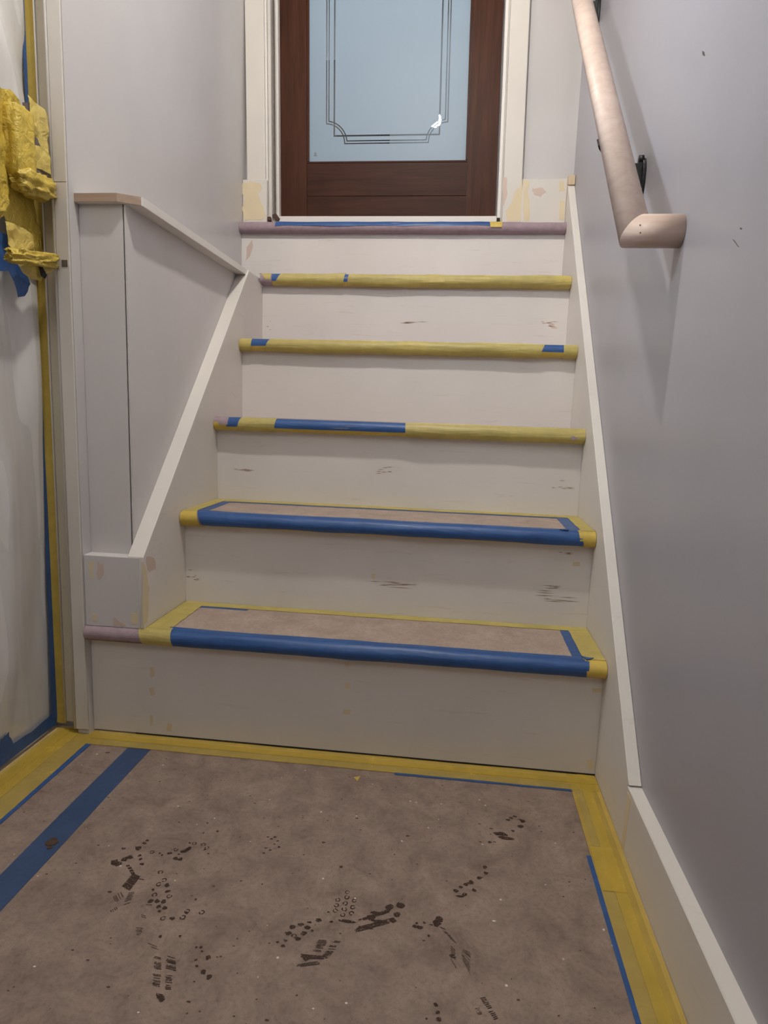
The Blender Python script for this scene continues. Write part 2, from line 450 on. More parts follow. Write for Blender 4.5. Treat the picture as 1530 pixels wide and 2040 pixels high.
# upper door: wooden frame with frosted, line-etched pane
d1 = thing('door_1', 'dark brown wooden door with a large frosted glass pane', 'door', (-0.13, 1.03, 1.28), 'structure')
DY0, DY1 = 1.03, 1.07
obj('stile', box_bm(-0.4855, -0.3945, DY0, DY1, 1.281, 3.25, 0.0015, True), 'door_v', d1)
obj('stile', box_bm(0.1265, 0.2195, DY0, DY1, 1.281, 3.25, 0.0015, True), 'door_v', d1)
obj('bottom_rail', box_bm(-0.394, 0.126, DY0+0.0005, DY1, 1.281, 1.3615, 0.0012, True), 'door_h', d1)
obj('bottom_rail', box_bm(-0.394, 0.126, DY0+0.0005, DY1, 1.362, 1.4625, 0.0012, True), 'door_h', d1)
obj('top_rail', box_bm(-0.394, 0.126, DY0+0.0005, DY1, 3.10, 3.25, 0.0012, True), 'door_h', d1)
obj('glazing_bead', box_bm(-0.394, 0.126, DY0+0.001, DY0+0.012, 1.463, 1.4685, 0.001, True), 'door_h', d1)
obj('glazing_bead', box_bm(-0.394, -0.3875, DY0+0.001, DY0+0.012, 1.469, 3.10, 0.001, True), 'door_v', d1)
obj('glazing_bead', box_bm(0.1195, 0.126, DY0+0.001, DY0+0.012, 1.469, 3.10, 0.001, True), 'door_v', d1)
bm = bmesh.new()
q = [bm.verts.new((x + LEAN(z), DY0+0.010, z)) for x, z in ((-0.389, 1.467), (0.121, 1.467), (0.121, 3.101), (-0.389, 3.101))]
bm.faces.new(q)
obj('glass_pane', bm, 'frosted', d1, label='frosted glass with clear etched border lines')
for i, (zz, w) in enumerate(((1.4985, 0.006), (1.4950, 0.009), (1.4915, 0.009), (1.4885, 0.012))):   # tiny maker's stamp, lower left corner
    obj('glass_stamp', box_bm(-0.3715 - w/2, -0.3715 + w/2, DY0+0.0090, DY0+0.0095, zz-0.0005, zz+0.0005), 'metal', d1)

# hall behind the frosted door
struct('floor_hall', box_bm(-1.6, 1.4, 1.06, 3.4, 1.15, 1.25), 'door_h', 'hall floor behind the frosted glass door', 'floor')
struct('ceiling_hall', box_bm(-1.6, 1.4, 1.06, 3.4, 3.7, 3.8), 'ceiling', 'hall ceiling behind the frosted glass door', 'ceiling')
hw_ = thing('wall_hall', 'pale hall walls behind the frosted glass door', 'wall', (0, 3.4, 1.25), 'structure')
obj('wall_panel', box_bm(-1.6, 1.4, 3.3, 3.4, 1.25, 3.7), 'wall', hw_)
obj('wall_panel', box_bm(-1.7, -1.6, 1.06, 3.4, 1.25, 3.7), 'wall', hw_)
obj('wall_panel', box_bm(1.4, 1.5, 1.06, 3.4, 1.25, 3.7), 'wall', hw_)
hc = thing('hall_cabinet', 'dark cabinet glimpsed through the clear lines of the frosted glass', 'cabinet', (-0.85, 3.0, 1.25))
obj('cabinet_body', box_bm(-1.35, -0.40, 2.92, 3.29, 1.25, 2.72, 0.004), 'dark', hc)
for x0, x1 in ((-1.34, -0.88), (-0.87, -0.41)):
    dd = obj('cabinet_door', box_bm(x0, x1, 2.90, 2.919, 1.30, 2.70, 0.003), 'dark', hc)
    obj('handle', box_bm((x0+x1)/2-0.01, (x0+x1)/2+0.01, 2.885, 2.90, 2.0, 2.1, 0.002), 'metal', dd)

# entrance door on the left (wrapped in film) and its jamb
d2 = thing('door_2', 'entrance door on the left mostly hidden by plastic film', 'door', (-0.69, -0.47, 0.0), 'structure')
obj('door_slab', box_bm(-0.720, -0.680, -0.94, 0.010, 0.012, 1.22, 0.003), 'jamb_b', d2)
obj('door_slab', box_bm(-0.720, -0.680, -0.30, 0.010, 1.22, 2.06, 0.003), 'jamb_b', d2)
obj('door_slab', box_bm(-0.720, -0.680, -0.94, -0.74, 1.22, 2.06, 0.003), 'jamb_b', d2)
obj('door_slab', box_bm(-0.720, -0.680, -0.74, -0.30, 1.78, 2.06, 0.003), 'jamb_b', d2)
obj('glass_light', box_bm(-0.704, -0.696, -0.74, -0.30, 1.22, 1.78), emit('daylit_glass', (0.8, 0.9, 1.0, 1), 0.6), d2, label='small daylit window in the entrance door')
t1 = thing('trim_1', 'cream door jamb and stop beside the plastic film', 'door jamb', (-0.63, -0.01, 0.0), 'structure')
obj('jamb_edge', box_bm(-0.6035, -0.5785, -0.0215, -0.0175, 0.012, 3.0, 0.001), 'jamb_b', t1)
obj('bead', prism_bm([(-0.6065+0.0032*math.cos(a*math.pi/6), -0.0185+0.0032*math.sin(a*math.pi/6)) for a in range(12)], 2, 0.012, 3.0), 'trim_w', t1, True)
obj('jamb_face', box_bm(-0.634, -0.604, -0.006, 0.0115, 0.018, 2.06, 0.001), 'jamb', t1)
obj('bead', prism_bm([(-0.6355+0.0018*math.cos(a*math.pi/6), -0.0065+0.0018*math.sin(a*math.pi/6)) for a in range(12)], 2, 0.018, 2.06), 'trim_w', t1, True)
obj('jamb_rebate', box_bm(-0.680, -0.6365, -0.002, 0.0115, 0.012, 2.06), 'jamb', t1)
obj('yellow_tape', strip_bm(0, 1, 0, 0.02, 0) if False else box_bm(-0.6635, -0.6375, -0.0028, -0.0021, 0.012, 2.05), 'yellow_solid', t1, label='long strip of yellow masking tape')
obj('strike_notch', box_bm(-0.6315, -0.6105, -0.0068, -0.0055, 0.910, 0.9125), 'dark', t1)
obj('strike_plate', box_bm(-0.5935, -0.5825, -0.0222, -0.0212, 0.909, 0.921), 'metal', t1)
obj('joint_line', box_bm(-0.6035, -0.5785, -0.02165, -0.0214, 1.0538, 1.0546), 'metal', t1)

# low wall with its cap beside the stairs
lw = thing('wall_low', 'low white wall with a horizontal cap left of the stairs', 'low wall', (-0.53, 0.02, 0.231), 'structure')
def skl(y): return 0.3912 + 1.0500*y
obj('core', box_bm(XL, -0.4901, 0.022, 0.90, 0.231, 1.026), 'dark', lw)
obj('front_panel', box_bm(XL+0.0005, -0.4930, 0.0125, 0.0185, 0.231, 1.0262), 'low', lw)
obj('side_panel', box_bm(-0.4900, XB, 0.0125, 0.72, 0.231, 1.0262), 'low', lw)
bb = obj('base_block', box_bm(XL+0.0005, -0.4625, -0.016, 0.0125, 0.231, 0.3735, 0.0012), 'low', lw)
cap_poly = [(XL, 0.0), (-0.505, 0.0), (-0.496, 0.0005), (-0.462, 0.022), (-0.4595, 0.027), (-0.4595, 0.735), (XL, 0.735)]
cp = obj('cap', prism_bm(cap_poly, 2, 1.0265, 1.0425, 0.001), 'trim_w', lw, label='white cap board with a raw wood end')
edge_poly = [(XL, -0.0012), (-0.505, -0.0012), (-0.4958, -0.0008), (-0.4608, 0.0212), (-0.4622, 0.0228), (-0.4965, 0.0008), (XL, 0.0002)]
obj('raw_end', prism_bm(edge_poly, 2, 1.0272, 1.0418), 'cap_wood', cp, label='unpainted wood end grain')
obj('putty_patch', patch_bm([(-0.5651, 0.3594), (-0.5568, 0.3599), (-0.5569, 0.3297), (-0.5653, 0.3271)], 1, -0.016, -0.0004, 0.002, 3, 21), 'putty', bb)
obj('putty_patch', patch_bm([(-0.5506, 0.3602), (-0.5382, 0.359), (-0.5392, 0.3308), (-0.5497, 0.3281)], 1, -0.016, -0.0004, 0.003, 3, 22), 'putty_p', bb)
obj('putty_patch', patch_bm([(-0.5628, 0.256), (-0.5514, 0.2527), (-0.5529, 0.2402), (-0.5633, 0.2415)], 1, -0.016, -0.0004, 0.002, 3, 23), 'putty', bb)
obj('putty_patch', patch_bm([(-0.5169, 0.251), (-0.5047, 0.2436), (-0.4924, 0.2363), (-0.5196, 0.2333)], 1, -0.016, -0.0004, 0.002, 3, 24), 'putty_p', bb)
obj('putty_patch', patch_bm([(-0.4813, 0.2616), (-0.4667, 0.2646), (-0.4674, 0.2401), (-0.4819, 0.2401)], 1, -0.016, -0.0004, 0.002, 3, 25), 'putty', bb)
bl = struct('baseboard_right', prism_bm([(XS, 0.001), (XR, 0.001), (XR, 0.1065), (XS+0.002, 0.1065), (XS, 0.1045)], 1, -2.6, -0.2055), 'skirt', 'white baseboard along the right wall in the foreground', 'baseboard')
obj('putty_patch', patch_bm([(-0.207, 0.004), (-0.207, 0.05), (-0.208, 0.098), (-0.228, 0.096), (-0.222, 0.04), (-0.219, 0.004)], 0, XS, -0.0004, 0.001, 3, 12), 'putty', bl, label='tan filler over the joint')

# ------------------------------------------------------------------ the staircase
ST = thing('staircase', 'six-step white primed staircase with paper and tape protecting its treads', 'stairs', (-0.02, 0.0, 0.0))
R_ = TH/2
PL = math.pi*R_
def prof(k, s, off=0.0):
    """point (y,z) on the tread's nosing; s = metres along the surface, 0 where the top starts to round over"""
    yf = Y[k] - OV + R_
    if s <= 0: return (yf - s, Z[k] + off)
    if s <= PL:
        a = s/R_
        return (yf - (R_+off)*math.sin(a), Z[k] - R_ + (R_+off)*math.cos(a))
    return (yf + (s-PL), Z[k] - TH - off)

def wrap_bm(k, x0, x1, s0, s1, off, seed=1, wave=0.0015, sl0=0.0, sl1=0.0, crease=0.0006, nx=40, ns=10, th=0.00025):
    """tape folded over the nosing of step k from x0 to x1"""
    bm = bmesh.new(); G = []
    for i in range(nx+1):
        t = i/nx; col = []
        for j in range(ns+1):
            v = j/ns
            a0 = s0 + wave*2*noise.noise(Vector((t*(x1-x0)*9, seed*3.1, 0.0)))
            a1 = s1 + wave*2*noise.noise(Vector((t*(x1-x0)*9, seed*3.1, 5.0)))
            s = a0 + (a1-a0)*v
            xx = x0 + (x1-x0)*t + (sl0*(1-t) + sl1*t)*(v-0.5)
            o = off + crease*2.2*max(0, noise.noise(Vector((xx*6, s*95 + xx*5, seed*1.7)))) + crease*0.6*max(0, noise.noise(Vector((xx*30, s*60, seed*2.3))))
            y, z = prof(k, s, o)
            col.append(bm.verts.new((xx, y, z)))
        G.append(col)
    for i in range(nx):
        for j in range(ns): bm.faces.new((G[i][j], G[i+1][j], G[i+1][j+1], G[i][j+1]))
    return bm

def skirt_r(y): return 0.343 + 1.095*y
treads, risers = [None], [None]
for k in range(1, 7):
    x0 = XL+0.0005 if k in (1, 6) else XK + 0.0003
    x1 = XS - 0.0003
    yb = Y[k+1] if k < 6 else 0.96
    outline = [prof(k, PL*i/12) for i in range(13)]
    outline = [(yb+0.012 if k < 6 else yb, Z[k])] + outline + [(yb+0.012 if k < 6 else yb, Z[k]-TH)]
    tr_ = obj('tread', prism_bm(outline, 0, x0, x1), 'mauve', ST, False, ['', 'lowest step', 'second step', 'third step', 'fourth step', 'fifth step', 'landing edge'][k])
    treads.append(tr_)
    rs = obj('riser', box_bm(x0, x1, Y[k], Y[k]+0.012, Z[k-1] + (0.004 if k == 1 else 0.0), Z[k]-TH), 'riser', ST)
    risers.append(rs)

# skirt boards
skr = obj('skirt_board', prism_bm([(-0.205, 0.001), (-0.205, 0.108), (-0.2115, 0.1095), (0.936, skirt_r(0.936)), (0.936, 1.0), (0.02, 0.001)], 0, XS, XR-0.0003, 0.0012), 'skirt', ST, label='right skirt board')
obj('end_block', box_bm(XS, XR-0.001, 0.918, 0.937, skirt_r(0.926)-0.001, skirt_r(0.937)+0.014, 0.001), 'plinth', skr, label='raw wood stub')
y_top = 0.618
skl_ = obj('skirt_board', prism_bm([(-0.0155, 0.232), (-0.0155, skl(-0.0155)), (y_top, skl(y_top)), (0.72, 1.026), (0.745, 1.02), (0.745, 0.78), (0.22, 0.232)], 0, -0.4868, XK, 0.0012), 'skirt', ST, label='left skirt board')
obj('putty_patch', patch_bm([(-0.0185, 0.3685), (-0.0051, 0.3534), (-0.002, 0.3325), (0.0053, 0.3103), (0.0013, 0.2704), (-0.0063, 0.2419), (-0.0249, 0.2389)], 0, XK, 0.0005, 0.0015, 3, 31), 'putty', skl_, label='tan filler smear')
obj('putty_patch', patch_bm([(-0.002, 0.3748), (0.0311, 0.3634), (0.0346, 0.344), (0.0087, 0.34), (-0.003, 0.3549)], 0, XK, 0.0004, 0.002, 3, 32), 'putty_p', skl_)

# scuffs and filler spots on the risers
def spots(k, polys, mat, seed):
    for i, pts in enumerate(polys):
        obj('scuff_mark', patch_bm(pts, 1, Y[k], -0.0003, 0.0008, 3, seed+i), mat, risers[k])
def streaks(k, xc, zc, w, h, n, seed):
    r = random.Random(seed)
    for i in range(n):
        x = xc + r.uniform(-w, w)*0.5; z = zc + r.uniform(-h, h)*0.5; l = r.uniform(0.2, 0.6)*w
        obj('scuff_mark', prism_bm([(x-l/2, z), (x, z-0.0006), (x+l/2, z+0.0002), (x, z+0.0008)], 1, Y[k]-0.0003, Y[k]), 'scuff', risers[k])
S = [(0.3597, 0.3021), (0.0041, 0.3013), (-0.4365, 0.2977), (0.379, 0.3895)]
for i, (x, z) in enumerate(S): streaks(2, x, z, (0.07, 0.09, 0.025, 0.04)[i], (0.035, 0.015, 0.03, 0.008)[i], (12, 8, 8, 4)[i], 40+i)
S = [(-0.0372, 0.5316), (-0.394, 0.5165), (0.3848, 0.5139)]
for i, (x, z) in enumerate(S): streaks(3, x, z, (0.03, 0.05, 0.04)[i], (0.03, 0.012, 0.02)[i], (8, 5, 6)[i], 50+i)
S = [(0.3695, 0.9294), (-0.0127, 0.9271), (-0.4357, 0.9086)]
for i, (x, z) in enumerate(S): streaks(5, x, z, (0.05, 0.08, 0.012)[i], (0.02, 0.01, 0.03)[i], (8, 6, 5)[i], 60+i)
spots(5, [[(0.3762, 0.9322), (0.3891, 0.9256), (0.4008, 0.9163), (0.3841, 0.9173), (0.3725, 0.9253)]], 'putty_p', 70)
spots(6, [[(-0.5598, 1.1741), (-0.5434, 1.1954), (-0.5401, 1.1772), (-0.5499, 1.1468), (-0.5631, 1.1314)]], 'putty_p', 72)
spots(2, [[(0.3854, 0.3717), (0.4006, 0.3726), (0.4013, 0.3641), (0.3861, 0.3632)], [(-0.0348, 0.3212), (-0.0271, 0.3217), (-0.0279, 0.3105), (-0.0334, 0.3113)]], 'putty', 74)
spots(1, [[(-0.4548, 0.1457), (-0.4463, 0.1485), (-0.4446, 0.1274), (-0.4532, 0.1246)], [(-0.4568, 0.103), (-0.4472, 0.1059), (-0.4444, 0.088), (-0.454, 0.0861)], [(-0.4571, 0.0438), (-0.4507, 0.0444), (-0.4512, 0.0226), (-0.4555, 0.0211)], [(-0.419, 0.031), (-0.4105, 0.0296), (-0.4109, 0.0122), (-0.4215, 0.0134)], [(-0.0596, 0.1873), (-0.0488, 0.1861), (-0.0515, 0.1777), (-0.0574, 0.1793)], [(-0.0586, 0.1465), (-0.0468, 0.1454), (-0.0475, 0.1351), (-0.0564, 0.1344)], [(-0.0593, 0.0927), (-0.0444, 0.092), (-0.0452, 0.0815), (-0.0581, 0.0824)], [(0.4089, 0.0303), (0.4178, 0.0342), (0.4229, 0.0164), (0.4121, 0.0132)], [(0.4049, 0.1749), (0.4248, 0.1746), (0.4255, 0.1668), (0.4074, 0.1663)]], 'putty', 80)
obj('floor_gap', box_bm(XL+0.09, XS, -0.0004, 0.012, 0.0005, 0.0042), 'dark', ST)

# ---- paper and tape on the treads
def sub(kind, k, bm, mat, label=None): return obj(kind, bm, mat, treads[k], kind.endswith('wrap'), label)
sub('tread_paper', 1, strip_bm(-0.445, 0.412, 0.0, 0.172, Z[1], 0.0004, 0.001, 20, 1), 'tpaper', 'brown paper on the lowest step')
sub('tread_paper', 2, strip_bm(-0.445, 0.412, 0.165, 0.369, Z[2], 0.0004, 0.001, 20, 2), 'tpaper', 'brown paper on the second step')
sub('tread_paper', 3, strip_bm(-0.430, 0.400, 0.365, 0.545, Z[3], 0.0004, 0.001, 20, 3), 'tpaper', 'brown paper on the third step')
z1 = Z[1] + 0.0006
# step 1
sub('blue_tape', 1, strip_bm(-0.445, -0.30, 0.140, 0.158, z1, 0.0002, 0.001, 12, 4), 'blue')
sub('blue_tape', 1, prism_bm([(-0.430, 0.158), (-0.414, 0.150), (-0.408, 0.085), (-0.419, 0.10)], 2, z1, z1+0.0004), 'blue')
sub('blue_tape', 1, strip_bm(0.366, 0.405, -0.010, 0.150, z1, 0.0003, 0.001, 16, 5), 'blue')
sub('yellow_tape', 1, strip_bm(XK+0.001, XS-0.001, 0.150, 0.1765, z1+0.0006, 0.0003, 0.003, 50, 6), 'yellow')
sub('yellow_tape', 1, strip_bm(XK+0.001, -0.406, -0.010, 0.165, z1+0.0010, 0.0003, 0.0015, 20, 7), 'yellow')
sub('yellow_tape', 1, strip_bm(XK+0.001, -0.428, -0.008, 0.170, z1+0.0014, 0.0002, 0.001, 20, 17), 'yellow')
sub('yellow_tape', 1, strip_bm(0.384, XS-0.001, -0.010, 0.168, z1+0.0010, 0.0003, 0.0015, 20, 8), 'yellow')
sub('yellow_tape', 1, strip_bm(0.402, XS-0.001, -0.010, 0.168, z1+0.0014, 0.0002, 0.001, 20, 18), 'yellow')
sub('yellow_tape_wrap', 1, wrap_bm(1, XL+0.002, XS-0.002, 0.036, 0.062, 0.0006, 9, 0.001), 'yellow_solid')
sub('blue_tape_wrap', 1, wrap_bm(1, -0.405, 0.393, -0.014, 0.0370, 0.0012, 10, 0.0012, 0.012, -0.006, 0.0012, 90), 'blue', 'blue tape wrapped over the edge')
sub('yellow_tape_wrap', 1, wrap_bm(1, XK-0.008, -0.398, -0.010, 0.0400, 0.0018, 11, 0.001, 0.018, 0.010, 0.001), 'yellow')
sub('yellow_tape_wrap', 1, wrap_bm(1, 0.388, XS-0.001, -0.012, 0.058, 0.0010, 12, 0.001, 0.006, 0.0, 0.001), 'yellow_solid')
sub('torn_flap', 1, prism_bm([(0.383, 0.000), (0.396, -0.006), (0.404, -0.004), (0.398, -0.011), (0.389, -0.016)], 2, z1+0.0016, z1+0.0034), 'blue')
# step 2
z2 = Z[2] + 0.0006
sub('blue_tape', 2, strip_bm(-0.425, 0.405, 0.325, 0.343, z2, 0.0003, 0.003, 40, 24), 'blue')
sub('blue_tape', 2, strip_bm(-0.432, -0.404, 0.165, 0.335, z2+0.0004, 0.0003, 0.001, 16, 25), 'blue')
sub('blue_tape', 2, strip_bm(0.370, 0.400, 0.165, 0.335, z2+0.0004, 0.0003, 0.001, 16, 26), 'blue')
sub('yellow_tape', 2, strip_bm(XK+0.001, XS-0.001, 0.337, 0.3735, z2+0.0008, 0.0003, 0.003, 50, 27), 'yellow')
sub('yellow_tape', 2, strip_bm(XK+0.001, -0.425, 0.165, 0.365, z2+0.0012, 0.0003, 0.001, 20, 28), 'yellow')
sub('yellow_tape', 2, strip_bm(0.396, XS-0.001, 0.165, 0.365, z2+0.0012, 0.0003, 0.001, 20, 29), 'yellow')
sub('yellow_tape', 2, strip_bm(0.408, XS-0.001, 0.165, 0.365, z2+0.0016, 0.0002, 0.001, 20, 19), 'yellow')
sub('yellow_tape_wrap', 2, wrap_bm(2, XK+0.001, XS-0.002, 0.036, 0.062, 0.0006, 30, 0.001), 'yellow_solid')
sub('blue_tape_wrap', 2, wrap_bm(2, -0.415, 0.396, -0.014, 0.036, 0.0012, 31, 0.0012, 0.02, 0.010, 0.0012, 90), 'blue', 'blue tape wrapped over the edge')
sub('yellow_tape_wrap', 2, wrap_bm(2, XK+0.001, -0.413, -0.012, 0.060, 0.0016, 32, 0.001, 0.0, 0.022, 0.0008), 'yellow_solid')
sub('yellow_tape_wrap', 2, wrap_bm(2, 0.392, XS-0.001, -0.012, 0.060, 0.0016, 33, 0.001, 0.008, 0.0, 0.0012), 'yellow_solid')
sub('torn_flap', 2, prism_bm([(0.352, 0.160), (0.362, 0.168), (0.371, 0.163), (0.368, 0.158)], 2, z2+0.0016, z2+0.0034), 'blue')
# step 3
sub('yellow_tape_wrap', 3, wrap_bm(3, XK+0.001, XS-0.002, 0.020, 0.062, 0.0005, 41, 0.001), 'yellow_solid')
a = [-0.4498, -0.4196, -0.3946, -0.3026, 0.0137, 0.4195]
sub('blue_tape_wrap', 3, wrap_bm(3, a[1], XS-0.003, -0.010, 0.030, 0.0010, 42, 0.0008, -0.004, 0.0, 0.00015, 90), 'blue', 'blue tape wrapped over the edge')
sub('mauve_wrap', 3, wrap_bm(3, XK+0.006, a[1]+0.002, -0.012, 0.026, 0.0012, 43, 0.001, 0.02, 0.0, 0.0004, 8), 'mauve')
sub('yellow_tape_wrap', 3, wrap_bm(3, a[2], a[3], 0.002, 0.060, 0.0018, 44, 0.001, -0.02, -0.010, 0.0012, 24), 'yellow')
sub('yellow_tape_wrap', 3, wrap_bm(3, a[4], XS-0.001, 0.000, 0.060, 0.0018, 45, 0.0012, 0.003, 0.0, 0.0016, 60), 'yellow', 'yellow tape over blue on the right half of the edge')
sub('torn_flap', 3, prism_bm([(0.3912, 0.6242), (0.3953, 0.6288), (0.4091, 0.6237), (0.3951, 0.6175)], 1, 0.3435, 0.3445), 'mauve')
# step 4
sub('yellow_tape_wrap', 4, wrap_bm(4, XK+0.001, XS-0.002, 0.020, 0.062, 0.0005, 51, 0.001), 'yellow_solid')
a = [-0.4552, -0.4208, -0.3784, 0.3278, 0.3898, 0.423]
sub('blue_tape_wrap', 4, wrap_bm(4, XK+0.03, XS-0.02, -0.012, 0.027, 0.0010, 52, 0.0008, 0, 0, 0.00015, 90), 'blue', 'blue tape wrapped over the edge')
sub('yellow_tape_wrap', 4, wrap_bm(4, XK+0.001, a[1], -0.010, 0.060, 0.0018, 53, 0.001, 0.0, -0.003, 0.001, 10), 'yellow')
sub('yellow_tape_wrap', 4, wrap_bm(4, a[2]-0.004, a[3]+0.006, 0.000, 0.060, 0.0018, 54, 0.0020, -0.030, -0.024, 0.0020, 110), 'yellow', 'wrinkled yellow tape along the edge')
sub('yellow_tape_wrap', 4, wrap_bm(4, a[4], XS-0.001, -0.010, 0.060, 0.0018, 55, 0.001, 0.002, 0.0, 0.0012, 10), 'yellow')
sub('yellow_tape_wrap', 4, wrap_bm(4, *[-0.0263, 0.0451], -0.004, 0.032, 0.0024, 56, 0.001, -0.03, 0.01, 0.0012, 12), 'yellow')
# step 5
sub('yellow_tape_wrap', 5, wrap_bm(5, XK+0.03, XS-0.002, 0.020, 0.062, 0.0005, 61, 0.001), 'yellow_solid')
a = [-0.4551, -0.4224, -0.3972, -0.2097, -0.1982, 0.423]
sub('blue_tape_wrap', 5, wrap_bm(5, a[1], XS-0.03, -0.012, 0.030, 0.0010, 62, 0.0008, 0, 0, 0.00015, 90), 'blue', 'blue tape wrapped over the edge')
sub('mauve_wrap', 5, wrap_bm(5, XK+0.001, a[1]+0.003, 0.002, 0.060, 0.0012, 63, 0.001, 0.0, 0.0, 0.0004, 8), 'mauve')
sub('yellow_tape_wrap', 5, wrap_bm(5, XK+0.003, a[1], -0.010, 0.026, 0.0018, 64, 0.001, 0.03, 0.0, 0.0006, 8), 'yellow')
sub('yellow_tape_wrap', 5, wrap_bm(5, a[2]-0.010, a[3], 0.000, 0.060, 0.0018, 65, 0.001, -0.040, -0.012, 0.0014, 40), 'yellow')
sub('yellow_tape_wrap', 5, wrap_bm(5, a[4], XS-0.001, 0.002, 0.060, 0.0018, 66, 0.0018, -0.012, 0.0, 0.0020, 100), 'yellow', 'wrinkled yellow tape along the edge')
sub('yellow_tape_wrap', 5, wrap_bm(5, *[0.0202, 0.0694], -0.004, 0.030, 0.0024, 67, 0.001, -0.03, 0.02, 0.0010, 12), 'yellow')
sub('yellow_tape_wrap', 5, wrap_bm(5, *[0.3786, 0.4216], -0.004, 0.056, 0.0024, 68, 0.001, 0.0, 0.0, 0.0010, 12), 'yellow')
# landing edge
a = [-0.5783, -0.4607, 0.2134, 0.1986, 0.2372, 0.4234]
sub('mauve_wrap', 6, wrap_bm(6, XL+0.001, XS-0.002, -0.030, 0.058, 0.0005, 71, 0.0005, 0, 0, 0.0010, 90), 'mauve', 'mauve paper wrapped over the landing edge')
sub('blue_tape_wrap', 6, wrap_bm(6, a[1], a[2], -0.026, 0.0225, 0.0018, 72, 0.0022, 0.0, 0.0, 0.0012, 90), 'blue')
sub('yellow_tape_wrap', 6, wrap_bm(6, a[3], a[4], -0.016, 0.026, 0.0024, 73, 0.0012, 0.006, -0.004, 0.0006, 10), 'yellow_solid', 'small scrap of yellow tape')

# ------------------------------------------------------------------ floor paper
FP = thing('floor_paper', 'brown builders paper with muddy footprints taped over the entry floor', 'floor covering', (-0.1, -0.6, 0.0))
obj('paper_sheet', strip_bm(-0.640, 0.418, -2.4, -0.012, -0.0008, 0.0008, 0.0, 30, 90), 'paper', FP)
zf = 0.0004
def flo(name, bm, mat, label=None): return obj(name, bm, mat, FP, False, label)
flo('blue_tape', strip_bm(-0.4765, -0.4300, -2.2, -0.052, zf, 0.0003, 0.002, 60, 91), 'blue_worn', 'worn blue tape over the seam in the paper')
flo('blue_tape', strip_bm(-0.610, -0.5535, -2.2, -0.045, zf+0.0004, 0.0003, 0.002, 60, 92), 'blue')
flo('blue_tape', strip_bm(0.05, 0.40, -0.0600, -0.036, zf+0.0004, 0.0003, 0.0015, 40, 93), 'blue')
flo('blue_tape', strip_bm(-0.54, 0.06, -0.0500, -0.030, zf+0.0004, 0.0003, 0.0010, 40, 103), 'blue')
flo('blue_tape', strip_bm(0.3655, 0.40, -2.2, -0.235, zf+0.0004, 0.0003, 0.0015, 60, 94), 'blue')
flo('blue_tape', strip_bm(0.3780, 0.402, -0.235, -0.060, zf+0.0004, 0.0003, 0.0010, 20, 104), 'blue')
flo('yellow_tape', strip_bm(XL+0.002, XS-0.001, -0.0545, -0.0015, zf+0.0010, 0.0003, 0.0016, 60, 95), 'yellow_floor', 'yellow tape along the foot of the lowest riser')
flo('yellow_tape', strip_bm(XL+0.012, XS-0.001, -0.0330, -0.0150, zf+0.0016, 0.0003, 0.0012, 60, 96), 'yellow_floor')
flo('yellow_tape', strip_bm(-0.655, -0.5620, -2.2, -0.004, zf+0.0010, 0.0003, 0.002, 60, 97), 'yellow_floor', 'wide yellow tape along the entrance door')
flo('yellow_tape', strip_bm(-0.645, -0.5990, -2.2, -0.002, zf+0.0016, 0.0003, 0.002, 60, 98), 'yellow_floor')
flo('yellow_tape', strip_bm(-0.640, -0.6220, -2.2, -0.002, zf+0.0022, 0.0003, 0.002, 60, 99), 'yellow_floor')
flo('yellow_tape', strip_bm(0.3720, XS-0.0005, -2.2, -0.004, zf+0.0010, 0.0003, 0.0018, 60, 100), 'yellow_floor', 'yellow tape along the right baseboard')
flo('yellow_tape', strip_bm(0.3915, 0.4075, -2.2, -0.002, zf+0.0016, 0.0003, 0.0018, 40, 101), 'yellow_floor')
flo('yellow_tape', strip_bm(0.3740, 0.4080, -0.31, -0.215, zf+0.0020, 0.0003, 0.0018, 20, 102), 'yellow_floor')
flo('tape_scrap', prism_bm([(-0.0237, -0.0816), (-0.0115, -0.0762), (-0.0144, -0.0933)], 2, zf, zf+0.0006), 'yellow_solid')

# muddy footprints
MUD = 0.0005
def stripes(bm, quad, n, fill, r, miss=0.12):
    """n dark bars across a quad a-b (start) to d-c (end)"""
    a, b, c, d = [Vector(q) for q in quad]
    for i in range(n):
        if r.random() < miss: continue
        t0 = (i + r.uniform(0, 0.2))/n; t1 = t0 + fill/n
        u0 = r.uniform(0, 0.18); u1 = 1 - r.uniform(0, 0.18)
        L = lambda t, u: (a.lerp(d, t)).lerp(b.lerp(c, t), u)
        ps = [L(t0, u0), L(t0+0.1/n*r.uniform(-1, 1), u1), L(t1, u1), L(t1, u0)]
        bm.faces.new([bm.verts.new((p.x, p.y, MUD)) for p in ps])
def blob(bm, c, rx, ry, r, n=9):
    vsn = []
    for i in range(n):
        a = 2*math.pi*i/n; k = r.uniform(0.6, 1.15)
        vsn.append(bm.verts.new((c[0] + rx*k*math.cos(a), c[1] + ry*k*math.sin(a), MUD + 0.00002*r.random())))
    bm.faces.new(vsn)
def ring(bm, c, rad, r):
    n = 8; g = r.randint(0, 7); A = []
    for i in range(n+1):
        a = 2*math.pi*i/n
        k = r.uniform(0.8, 1.1)
        A.append([(c[0]+rad*k*math.cos(a), c[1]+rad*k*math.sin(a)), (c[0]+rad*0.55*math.cos(a), c[1]+rad*0.55*math.sin(a))])
    for i in range(n):
        if i == g: continue
        ps = [A[i][0], A[i+1][0], A[i+1][1], A[i][1]]
        bm.faces.new([bm.verts.new((p[0], p[1], MUD)) for p in ps])
